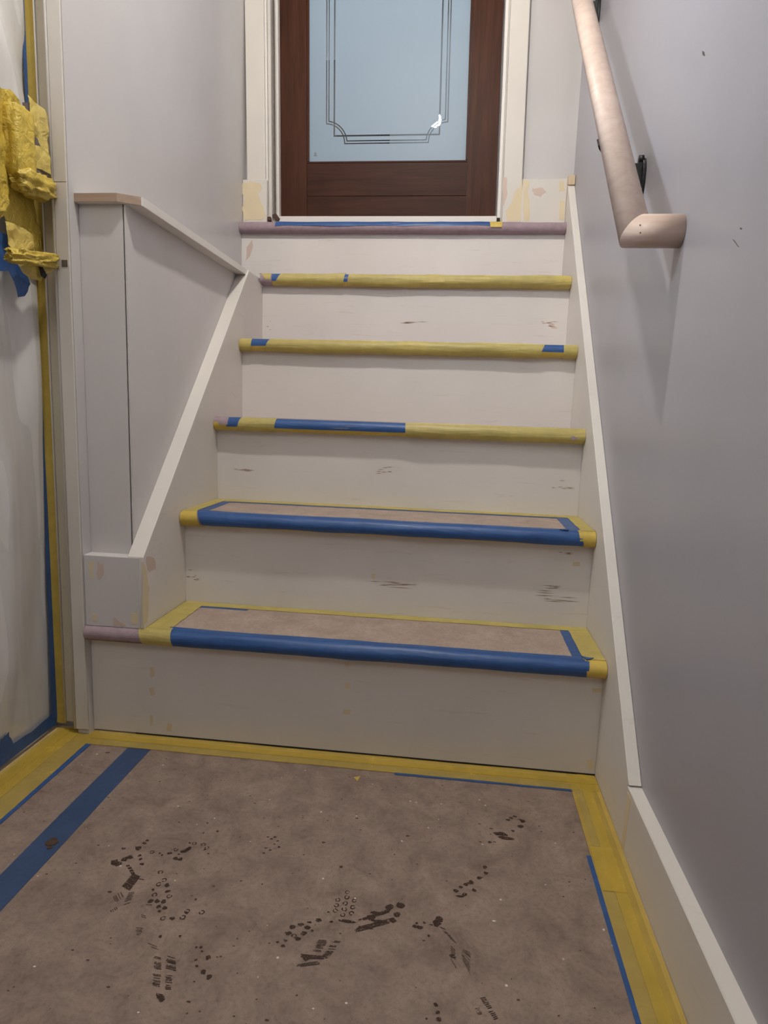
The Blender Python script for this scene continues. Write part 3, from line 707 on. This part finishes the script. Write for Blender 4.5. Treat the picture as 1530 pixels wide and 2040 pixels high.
def footprint(quads, blobs, rings, label, seed):
    r = random.Random(seed); bm = bmesh.new()
    for quad, n, fill in quads: stripes(bm, quad, n, fill, r)
    for c, rx, ry in blobs: blob(bm, c, rx, ry, r)
    for c, rad in rings: ring(bm, c, rad, r)
    f = flo('footprint', bm, 'mud_print', label); f['kind'] = 'stuff'

FQ = lambda q: q
quads = [([(-0.2973, -0.3764), (-0.2812, -0.3811), (-0.2834, -0.4112), (-0.3004, -0.4042)], 3, 0.9), ([(-0.2955, -0.4131), (-0.2838, -0.4254), (-0.2904, -0.4357), (-0.3005, -0.4252)], 7, 0.55), ([(-0.2837, -0.416), (-0.2748, -0.4108), (-0.2706, -0.4326), (-0.2791, -0.4393)], 8, 0.5),
         ([(-0.2863, -0.4405), (-0.281, -0.445), (-0.2877, -0.4531), (-0.2917, -0.4484)], 4, 0.5), ([(-0.3144, -0.3644), (-0.3097, -0.3615), (-0.2897, -0.3794), (-0.2957, -0.3824)], 4, 0.7), ([(-0.283, -0.3865), (-0.2723, -0.3868), (-0.2718, -0.3967), (-0.2805, -0.3941)], 4, 0.7)]
blobs = [(q, 0.006, 0.006) for q in [(-0.3172, -0.3474), (-0.3223, -0.3526), (-0.3139, -0.3265), (-0.3268, -0.3642), (-0.3333, -0.3609)]] + [(q, 0.0035, 0.003) for q in [(-0.3104, -0.3142), (-0.3087, -0.3079), (-0.3043, -0.342), (-0.2992, -0.3489), (-0.2926, -0.3588), (-0.3355, -0.3311)]]
footprint(quads, blobs, [], 'left heel print', 1)
blobs = [(q, 0.004, 0.004) for q in [(-0.263, -0.3297), (-0.2489, -0.3398), (-0.2452, -0.3234), (-0.2389, -0.3144), (-0.2412, -0.3396)]] + [(q, 0.0022, 0.002) for q in [(-0.2776, -0.3321), (-0.272, -0.3357), (-0.2488, -0.3297), (-0.2058, -0.3217), (-0.2137, -0.3138), (-0.2317, -0.2771), (-0.2428, -0.3032), (-0.2351, -0.2521)]]
rings = [(q, 0.004) for q in [(-0.2897, -0.3317), (-0.2575, -0.3208), (-0.2356, -0.3033), (-0.2211, -0.3033), (-0.2127, -0.3101)]]
footprint([([(-0.2462, -0.3213), (-0.24, -0.3099), (-0.2342, -0.3159), (-0.2409, -0.3262)], 3, 0.8)], blobs, rings, 'faint dotted print', 2)
blobs = [(q, 0.0042, 0.004) for q in [(-0.2464, -0.4242), (-0.2377, -0.4229), (-0.238, -0.3934), (-0.2308, -0.4039), (-0.2283, -0.4232), (-0.2044, -0.4489), (-0.2308, -0.4327), (-0.2222, -0.4332)]] + [(q, 0.0025, 0.0025) for q in [(-0.2525, -0.4044), (-0.2259, -0.44), (-0.1875, -0.4123), (-0.1896, -0.437), (-0.1823, -0.4754), (-0.1494, -0.4877)]]
rings = [(q, 0.0042) for q in [(-0.2461, -0.413), (-0.2498, -0.3933), (-0.2458, -0.3846), (-0.2254, -0.4126), (-0.216, -0.4507), (-0.1901, -0.4345), (-0.1916, -0.4452), (-0.1704, -0.4332), (-0.2579, -0.3702)]]
footprint([([(-0.25, -0.4312), (-0.2408, -0.4298), (-0.2381, -0.4366), (-0.2475, -0.4362)], 3, 0.7), ([(-0.2475, -0.4486), (-0.2381, -0.4507), (-0.2364, -0.4556), (-0.2457, -0.4536)], 2, 0.4)], blobs, rings, 'dotted sole print', 3)
quads = [([(-0.244, -0.4702), (-0.2331, -0.4702), (-0.2295, -0.4826), (-0.2377, -0.4823)], 5, 0.35), ([(-0.2215, -0.4878), (-0.2045, -0.493), (-0.1974, -0.4996), (-0.2104, -0.497)], 4, 0.5), ([(-0.2012, -0.5077), (-0.1903, -0.5091), (-0.182, -0.5266), (-0.1926, -0.5254)], 9, 0.55), ([(-0.1881, -0.5028), (-0.173, -0.505), (-0.1644, -0.5254), (-0.1791, -0.5234)], 10, 0.6),
         ([(-0.1905, -0.5321), (-0.1795, -0.5319), (-0.1722, -0.5485), (-0.1842, -0.5476)], 10, 0.6), ([(-0.1754, -0.5313), (-0.1655, -0.5312), (-0.1585, -0.5504), (-0.167, -0.5504)], 9, 0.5), ([(-0.1789, -0.5535), (-0.1636, -0.5551), (-0.1619, -0.5639), (-0.1708, -0.5626)], 5, 0.8)]
blobs = [([(-0.1644, -0.5636)][0], 0.004, 0.003), ([(-0.2065, -0.4791)][0], 0.0025, 0.0025)] + [(q, 0.0035, 0.004) for q in [(-0.1346, -0.5006), (-0.1331, -0.5214), (-0.1235, -0.5269)]] + [(q, 0.002, 0.002) for q in [(-0.1481, -0.5064), (-0.1435, -0.5144), (-0.1452, -0.4932), (-0.1549, -0.4886)]]
footprint(quads, blobs, [], 'striped heel print near the foreground', 4)
quads = [([(-0.0093, -0.4538), (0.0055, -0.4532), (-0.0, -0.4727), (-0.0114, -0.4729)], 12, 0.5), ([(0.0112, -0.4523), (0.0216, -0.4523), (0.0113, -0.4786), (0.0003, -0.4802)], 15, 0.6), ([(-0.0254, -0.4781), (0.0135, -0.4768), (0.0113, -0.4816), (-0.0233, -0.4868)], 3, 0.7), ([(-0.0275, -0.4948), (0.0025, -0.4844), (0.0037, -0.4901), (-0.0241, -0.4986)], 3, 0.6),
         ([(0.0307, -0.4297), (0.0819, -0.403), (0.0841, -0.4113), (0.031, -0.4396)], 5, 0.75), ([(0.0337, -0.4156), (0.0826, -0.3832), (0.0846, -0.3901), (0.0369, -0.4186)], 2, 1.0)]
blobs = [(q, 0.006, 0.006) for q in [(0.0906, -0.3801), (0.0824, -0.4081), (0.0867, -0.397), (0.076, -0.386), (0.054, -0.4073), (-0.0167, -0.4828)]] + [(q, 0.012, 0.003) for q in [(0.0222, -0.4191), (0.0498, -0.4251), (0.0648, -0.4126), (0.0631, -0.3988)]]
rings = [(q, 0.004) for q in [(0.004, -0.3833), (0.0155, -0.3768), (0.0269, -0.3816), (0.0039, -0.3936), (0.0154, -0.3881), (0.0267, -0.3937), (0.0044, -0.4034), (0.0159, -0.399), (0.0156, -0.4088), (0.0265, -0.4045), (0.0146, -0.3674), (-0.0396, -0.4528), (-0.0264, -0.4368)]]
footprint(quads, blobs, rings, 'forked sole print in the middle', 5)
blobs = [(q, 0.005, 0.0035) for q in [(-0.0264, -0.4368), (-0.0482, -0.4501), (-0.0285, -0.4471), (-0.0334, -0.4567), (-0.045, -0.4396), (-0.0359, -0.4332), (-0.0141, -0.423)]] + [(q, 0.003, 0.0022) for q in [(-0.0484, -0.4614), (-0.0186, -0.4414), (-0.0257, -0.4282), (-0.0499, -0.4703), (-0.0576, -0.466), (0.0028, -0.423)]]
footprint([], blobs, [], 'cluster of sole dots left of the forked print', 6)
quads = [([(0.1436, -0.409), (0.1515, -0.4112), (0.1686, -0.4347), (0.1622, -0.4309)], 14, 0.5), ([(0.1736, -0.4402), (0.1849, -0.4447), (0.1842, -0.483), (0.1723, -0.4542)], 15, 0.45), ([(0.1597, -0.4345), (0.1648, -0.44), (0.1675, -0.4748), (0.1587, -0.4578)], 8, 0.5)]
blobs = [(q, 0.006, 0.006) for q in [(0.1408, -0.4043), (0.1425, -0.3971)]] + [(q, 0.005, 0.003) for q in [(0.1134, -0.4136), (0.1188, -0.4145), (0.1624, -0.4542)]] + [(q, 0.0022, 0.0022) for q in [(0.1242, -0.406), (0.1312, -0.4267), (0.1144, -0.4084)]]
footprint(quads, blobs, [], 'striped print right of the middle', 7)
quads = [([(0.1936, -0.5073), (0.2012, -0.5049), (0.2151, -0.5307), (0.2094, -0.5339)], 13, 0.5), ([(0.1875, -0.5223), (0.1932, -0.5202), (0.1969, -0.5284), (0.1912, -0.5305)], 5, 0.4)]
footprint(quads, [(q, 0.003, 0.003) for q in [(0.1464, -0.5328), (0.1478, -0.5418), (0.1438, -0.5237)]], [], 'short striped print at the lower edge', 8)
blobs = [(q, 0.006, 0.0055) for q in [(0.2753, -0.1627), (0.2706, -0.1782), (0.2389, -0.2016)]] + [(q, 0.014, 0.005) for q in [(0.2356, -0.2034), (0.2446, -0.212)]] + [(q, 0.004, 0.003) for q in [(0.2177, -0.2262), (0.2572, -0.1922), (0.2567, -0.1576), (0.2512, -0.164), (0.2638, -0.1523)]]
footprint([], blobs, [], 'toe print near the right edge', 9)
footprint([], [(q, 0.0028, 0.002) for q in [(-0.1287, -0.2702), (-0.1219, -0.274), (-0.1179, -0.2684), (-0.1113, -0.2771), (-0.1147, -0.2849), (-0.1242, -0.2958), (-0.1168, -0.2993), (-0.1238, -0.3073), (-0.1052, -0.2904)]], [], 'faint dots behind the middle prints', 12)
blobs = [(q, 0.004, 0.0035) for q in [(0.2084, -0.2854), (0.2094, -0.2982), (0.1995, -0.3092), (0.187, -0.3194), (0.1798, -0.3256), (0.1726, -0.3328), (0.1655, -0.3408), (0.1775, -0.3458), (0.1917, -0.3357)]] + [(q, 0.007, 0.002) for q in [(0.1848, -0.3228), (0.1725, -0.3504)]]
footprint([], blobs, [], 'smeared print below the toe print', 10)
r = random.Random(11); bm = bmesh.new(); bw = bmesh.new()
for i in range(230):
    x, y = r.uniform(-0.55, 0.36), r.uniform(-0.75, -0.07)
    s = r.uniform(0.0006, 0.0016) * (1.6 if r.random() < 0.08 else 1)
    blob(bm, (x, y), s*r.uniform(0.8, 2.2), s, r, 6)
for i in range(55):
    x, y = r.uniform(-0.55, 0.36), r.uniform(-0.75, -0.07)
    s = r.uniform(0.0005, 0.0016)
    blob(bw, (x, y), s*r.uniform(0.8, 1.8), s, r, 6)
for q in [(-0.0035, -0.3984), (-0.0398, -0.3491)]: blob(bm, (q[0]-0.0, q[1]+0.08), 0.003, 0.0025, r)
g = flo('dirt_specks', bm, 'mud', 'dark grit scattered over the paper'); g['kind'] = 'stuff'
g = flo('paint_specks', bw, 'fleck', 'white paint specks on the paper'); g['kind'] = 'stuff'
bm = bmesh.new()
for q, rx, ry in (([(-0.448, -0.3365)][0], 0.009, 0.008), ([(-0.45, -0.3297)][0], 0.006, 0.005), ([(-0.4447, -0.3476)][0], 0.005, 0.003)):
    bmesh.ops.create_icosphere(bm, subdivisions=2, radius=1.0, matrix=Matrix.Translation((q[0], q[1], 0.001)) @ Matrix.Diagonal((rx, ry, 0.003, 1)))
for v in bm.verts: v.co += Vector((1, 1, 0.4)) * 0.002 * noise.noise(v.co*160)
flo('mud_lump', bm, 'mud', 'lump of mud on the worn blue tape')

# ------------------------------------------------------------------ handrail
HR = thing('handrail', 'unfinished round wooden handrail with wall return on the right wall', 'handrail', (XR, -0.138, 0.941))
J = Vector((0.379, -0.138, 0.941)); rr = 0.0232
d_r = Vector((0, 1, 1.0)).normalized(); d_w = Vector((1, 0, 0))
pn = (d_r - d_w).normalized()
def tube(d, length, n=28):
    up = Vector((1, 0, 0)) if abs(d.x) < 0.5 else Vector((0, 0.7071, 0.7071))
    u = (up - d*up.dot(d)).normalized(); v = d.cross(u)
    bm = bmesh.new(); A = []; B = []
    for i in range(n):
        a = 2*math.pi*i/n
        o = (u*math.cos(a) + v*math.sin(a)) * rr
        t = -o.dot(pn)/d.dot(pn)
        A.append(bm.verts.new(J + o + d*t)); B.append(bm.verts.new(J + o + d*length))
    bm.faces.new(A); bm.faces.new(B)
    for i in range(n): bm.faces.new((A[i], A[(i+1) % n], B[(i+1) % n], B[i]))
    return bm
def shade_tube(o):
    for p in o.data.polygons: p.use_smooth = len(p.vertices) == 4
shade_tube(obj('rail', tube(d_r, 1.52), 'rail_wood', HR))
wr_ = obj('wall_return', tube(d_w, XR - J.x - 0.0003), 'return_wood', HR, label='short mitred return piece')
shade_tube(wr_)
for dx, dz in ((0.0, 0.002), (0.0015, -0.008)):      # filled nail holes
    bm = bmesh.new()
    bmesh.ops.create_icosphere(bm, subdivisions=1, radius=0.0012, matrix=Matrix.Translation((J.x+0.002+dx, J.y-math.sqrt(rr*rr-dz*dz), J.z+dz)))
    obj('nail_hole', bm, 'brown_bit', wr_)

def tube_path(pts, radii, n=12):
    bm = bmesh.new(); rings_ = []
    for i, p in enumerate(pts):
        p = Vector(p)
        a = Vector(pts[max(0, i-1)]); b = Vector(pts[min(len(pts)-1, i+1)])
        d = (b-a).normalized(); u = d.orthogonal().normalized() if abs(d.y) > 0.9 else d.cross(Vector((0, 1, 0))).normalized()
        v = d.cross(u)
        rings_.append([bm.verts.new(p + (u*math.cos(2*math.pi*k/n) + v*math.sin(2*math.pi*k/n))*radii[i]) for k in range(n)])
    for i in range(len(pts)-1):
        for k in range(n): bm.faces.new((rings_[i][k], rings_[i][(k+1) % n], rings_[i+1][(k+1) % n], rings_[i+1][k]))
    bm.faces.new(rings_[0]); bm.faces.new(rings_[-1])
    return bm

def bracket(yb):
    zr = J.z + (yb - J.y)*1.0
    zc = zr - 0.084
    plate = [(yb + 0.013*math.cos(a), zc + (0.030 if math.sin(a) > 0 else 0.036)*math.sin(a)) for a in [2*math.pi*i/20 for i in range(20)]]
    br = obj('bracket', prism_bm(plate, 0, XR-0.006, XR-0.0003, 0.0012), 'black', HR, label='black metal bracket')
    # curved arm and flat web from the wall plate up to the saddle under the rail
    web = [(XR-0.005, zc+0.024), (XR-0.016, zc+0.020), (XR-0.028, zc+0.022), (XR-0.048, zc+0.032), (J.x+0.002, zr-0.032), (J.x-0.004, zr-0.040), (XR-0.044, zc+0.018), (XR-0.022, zc-0.012), (XR-0.012, zc-0.022), (XR-0.005, zc-0.026)]
    obj('arm', prism_bm(web, 1, yb-0.006, yb+0.006, 0.0015), 'black', br)
    obj('scroll', tube_path([(XR-0.004, yb, zc+0.027), (XR-0.012, yb, zc+0.027)], [0.008, 0.008]), 'black', br, True)
    bm = bmesh.new(); n = 10; A = []
    sd = Vector((0, 1, 1)).normalized(); sv = Vector((0, -1, 1)).normalized(); c = Vector((J.x, yb-0.03, zr-0.03))
    for i in range(n+1):
        a = math.radians(200 + 140*i/n)
        o = Vector((1, 0, 0))*math.cos(a) + sv*math.sin(a)
        A.append([bm.verts.new(c + o*R2 + sd*s) for R2, s in ((rr+0.0002, -0.012), (rr+0.0002, 0.012), (rr+0.003, 0.012), (rr+0.003, -0.012))])
    for i in range(n):
        for k in range(4): bm.faces.new((A[i][k], A[i+1][k], A[i+1][(k+1) % 4], A[i][(k+1) % 4]))
    bm.faces.new(A[0]); bm.faces.new(A[-1])
    obj('saddle', bm, 'black', br)
for yb in (0.105, 0.715): bracket(yb)

# ------------------------------------------------------------------ plastic film over the entrance door
PS = thing('plastic_sheet', 'translucent plastic sheet taped over the entrance door on the left', 'plastic sheet', (-0.655, -0.1, 0.02))
def film_x(y, z):
    f = 0.006*math.sin((y*38 + z*2.2) + 1.5*noise.noise(Vector((y*3, z*1.3, 2.0))))
    f += 0.010*noise.noise(Vector((y*9, z*1.8, 0.5))) + 0.004*noise.noise(Vector((y*26, z*5, 4.0)))
    f += 0.006*max(0, 1-abs(z-1.25)/0.25)*math.sin(y*70 + z*25)*(1 if z > 1.15 else 0)
    fade = min(1, max(0, (z-0.03)/0.15)) * min(1, max(0, (0.012-y)/0.03))
    return -0.664 + (0.006 + f*1.2)*fade
bm = bmesh.new(); G = []
ny, nz = 110, 220
for i in range(ny+1):
    col = []
    for j in range(nz+1):
        z = 0.018 + 2.02*j/nz
        ye = -0.004 + 0.010*noise.noise(Vector((z*2.0, 0.3, 1.0))) + (0.014 if z > 1.15 else -0.004)
        ys = -0.93 + 0.645*min(1, max(0, (z-1.06)/0.10))
        y = ys + (ye - ys)*i/ny
        col.append(bm.verts.new((film_x(y, z), y, z)))
    G.append(col)
for i in range(ny):
    for j in range(nz): bm.faces.new((G[i][j], G[i+1][j], G[i+1][j+1], G[i][j+1]))
obj('film', bm, 'plastic', PS, True)
def tape_on_film(poly, x, seed, mat='blue', thick=0.0006, label=None):
    return obj('blue_tape' if mat == 'blue' else 'yellow_tape', patch_bm(poly, 0, x, thick, 0.0015, 4, seed), mat, PS, False, label)
tape_on_film([(-0.93, 0.006), (-0.93, 0.034), (-0.285, 0.034), (-0.17, 0.038), (-0.165, 0.060), (-0.145, 0.062), (-0.135, 0.034), (-0.08, 0.032), (-0.03, 0.036), (0.008, 0.046), (0.010, 0.010)], -0.6575, 1, label='blue tape along the bottom of the film')
tape_on_film([(-0.022, 0.03), (-0.003, 0.02), (-0.003, 0.40), (-0.003, 0.74), (-0.006, 0.74), (-0.014, 0.40)], -0.6565, 2, label='blue tape down the edge of the film')
tape_on_film([(-0.011, 1.16), (-0.003, 1.16), (-0.003, 2.05), (-0.013, 2.05), (-0.010, 1.6)], -0.6565, 3, 'blue')

# ------------------------------------------------------------------ door handle bundled in yellow tape
DH = thing('wrapped_door_handle', 'entrance door handle set bundled in wrinkled yellow masking tape', 'door handle', (-0.63, -0.06, 1.05))
def crumple_sheet(poly, x, amp, seed, tilt=(0, 0), res=0.006, freq=22):
    """irregular piece of tape: filled outline on a grid, crumpled off its plane"""
    ys = [p[0] for p in poly]; zs = [p[1] for p in poly]
    cy, cz = sum(ys)/len(ys), sum(zs)/len(zs)
    bm = bmesh.new()
    f = bm.faces.new([bm.verts.new((x, p[0], p[1])) for p in poly])
    bmesh.ops.triangulate(bm, faces=[f])
    for _ in range(4):
        long_e = [e for e in bm.edges if e.calc_length() > res]
        if not long_e: break
        bmesh.ops.subdivide_edges(bm, edges=long_e, cuts=1)
        bmesh.ops.triangulate(bm, faces=bm.faces[:])
    for v in bm.verts:
        n1 = noise.noise(Vector((v.co.y*freq, v.co.z*freq, seed)))
        n2 = noise.noise(Vector((v.co.y*freq*2.7, v.co.z*freq*2.7, seed+5)))
        v.co.x += amp*(abs(n1)*1.4 - 0.3 + 0.5*n2) + tilt[0]*(v.co.y-cy) + tilt[1]*(v.co.z-cz)
        v.co.y += amp*0.25*n2
    return bm
def lump(cx, cy, cz, rx, ry, rz, seed, amp=0.2, square=3.0, rot=0.0):
    """tape bundle: boxy shape with folded, ridged skin"""
    bm = bmesh.new()
    bmesh.ops.create_icosphere(bm, subdivisions=4, radius=1.0)
    for v in bm.verts:
        d = v.co.normalized()
        m = (abs(d.x)**square + abs(d.y)**square + abs(d.z)**square)**(1/square)
        p = d/m
        ridge = 1 - 2*abs(noise.noise(Vector((d.x*1.6, d.y*1.6, d.z*2.4)) + Vector((seed, 0, 0))))
        ridge2 = 1 - 2*abs(noise.noise(d*4.5 + Vector((0, seed, 0))))
        p *= 1 + amp*(ridge - 0.7) + amp*0.4*(ridge2 - 0.6)
        q = Matrix.Rotation(rot, 3, 'X') @ Vector((p.x*rx, p.y*ry, p.z*rz))
        v.co = q + Vector((cx, cy, cz))
    return bm
Y_, YS_ = 'yellow_wad_thin', 'yellow_wad'
def dh(name, bm, mat, label=None, parent=None, smooth=True): return obj(name, bm, mat, parent or DH, smooth, label)
# backing tape stuck over film and door edge
dh('backing_tape', crumple_sheet([(-0.1693, 1.1306), (-0.0993, 1.1728), (-0.077, 1.1816), (-0.0497, 1.1766), (-0.0401, 1.1324), (-0.0283, 1.0034), (-0.0056, 0.9665), (-0.0078, 0.8971), (-0.0447, 0.8964), (-0.0734, 0.9071), (-0.091, 0.9442), (-0.106, 0.9724), (-0.1412, 0.9467), (-0.1855, 0.9419)], -0.640, 0.005, 1), YS_, 'yellow tape backing')
# upright grip
lo = [(-0.1106, 1.1452), (-0.0393, 1.1767), (-0.0498, 1.0368), (-0.1211, 1.0133)]
gy0, gy1 = lo[0][0], lo[1][0]
dh('grip', lump(-0.618, (gy0+gy1)/2-0.016, (lo[0][1]+lo[2][1])/2, 0.016, (gy1-gy0)*0.34, (lo[0][1]-lo[2][1])*0.53, 2.0, 0.09, 9.0), YS_, 'upright grip wrapped in yellow tape')
dh('grip_foot', lump(-0.610, (gy0+gy1)/2+0.006, lo[2][1]-0.004, 0.018, (gy1-gy0)*0.64, 0.020, 7.0, 0.35, 4.0, 0.1), YS_, 'wrapped lower end of the grip')
dh('tape_flap', crumple_sheet([(-0.0745, 1.1742), (-0.0618, 1.1706), (-0.0379, 1.1667), (-0.0313, 1.1436), (-0.0315, 1.1025), (-0.0287, 1.0637), (-0.0482, 1.0652), (-0.0727, 1.0614), (-0.0728, 1.0949), (-0.0724, 1.1346)], -0.606, 0.006, 3, (0.15, 0)), Y_, 'loose flap of yellow tape')
dh('dark_edge', crumple_sheet([(-0.0909, 1.1546), (-0.0699, 1.1639), (-0.0687, 1.1282), (-0.0696, 1.0641), (-0.0284, 1.0664), (-0.0289, 1.0587), (-0.0732, 1.0516), (-0.0758, 1.0858), (-0.0778, 1.144)], -0.608, 0.003, 4), 'metal', 'bare metal showing between tapes')
dh('tape_flap', crumple_sheet([(-0.1239, 1.1641), (-0.1048, 1.1684), (-0.0837, 1.1572), (-0.0955, 1.1328), (-0.1025, 1.0759), (-0.1095, 1.0187), (-0.1276, 0.9739), (-0.1855, 0.9568), (-0.1919, 1.127)], -0.622, 0.006, 9, (-0.3, 0)), YS_, 'broad fold of yellow tape')
# lever below
p0 = [(-0.1479, 0.8998)][0]; p1 = [(-0.03, 0.9164)][0]
ly, lz = (p0[0]+p1[0])/2, (p0[1]+p1[1])/2
bm = lump(-0.602, ly, lz, 0.010, abs(p1[0]-p0[0])/2*1.04, 0.0115, 4.4, 0.42, 7.0, math.atan2(p1[1]-p0[1], p1[0]-p0[0]))
dh('lever', bm, YS_, 'lever wrapped in yellow tape')
dh('tape_flap', crumple_sheet([(-0.0998, 0.8972), (-0.0755, 0.9068), (-0.0392, 0.9115), (-0.0255, 0.9024), (-0.0406, 0.8931), (-0.0445, 0.8794), (-0.0723, 0.8772), (-0.0879, 0.8833)], -0.616, 0.007, 12, (0.2, 0.2)), Y_, 'hanging flap of yellow tape')
dh('tape_flap', crumple_sheet([(-0.1288, 0.9579), (-0.0916, 0.9603), (-0.0607, 0.9521), (-0.0544, 0.9285), (-0.0821, 0.9169), (-0.1179, 0.9132), (-0.1283, 0.9345)], -0.622, 0.008, 13), Y_)
dh('keyhole_gap', crumple_sheet([(-0.0655, 0.9024), (-0.0543, 0.9031), (-0.0411, 0.8905), (-0.0474, 0.8823), (-0.0585, 0.8852)], -0.610, 0.001, 14), 'dark', smooth=False)
b1 = dh('blue_tape', crumple_sheet([(-0.1771, 0.9368), (-0.1315, 0.9399), (-0.1147, 0.9396), (-0.1097, 0.9111), (-0.0822, 0.9052), (-0.0582, 0.8714), (-0.075, 0.8631), (-0.0789, 0.8471), (-0.0949, 0.8426), (-0.1031, 0.8676), (-0.1145, 0.8817), (-0.1367, 0.877), (-0.183, 0.8671)], -0.630, 0.004, 15), 'blue', 'torn blue tape under the handle')

# ------------------------------------------------------------------ hanging lamp above the frame
CL = thing('pendant_lamp', 'round white pendant lamp hanging above the foot of the stairs', 'lamp', (-0.06, -0.27, 3.5))
bm = bmesh.new()
bmesh.ops.create_uvsphere(bm, u_segments=32, v_segments=20, radius=0.032, matrix=Matrix.Translation((-0.06, -0.27, 2.14)))
gl_area = 4*math.pi*0.032**2
obj('globe', bm, emit('lamp_glow', (1.0, 0.945, 0.875, 1), LAMP_POWER/(gl_area*math.pi)), CL, True)
obj('socket', prism_bm([(-0.06+0.02*math.cos(a*math.pi/8), -0.27+0.02*math.sin(a*math.pi/8)) for a in range(16)], 2, 2.171, 2.24), 'trim_w', CL)
obj('cord', prism_bm([(-0.06+0.003*math.cos(a*math.pi/4), -0.27+0.003*math.sin(a*math.pi/4)) for a in range(8)], 2, 2.24, 3.46), 'black', CL)
obj('rose', prism_bm([(-0.06+0.05*math.cos(a*math.pi/8), -0.27+0.05*math.sin(a*math.pi/8)) for a in range(16)], 2, 3.46, 3.499), 'trim_w', CL)
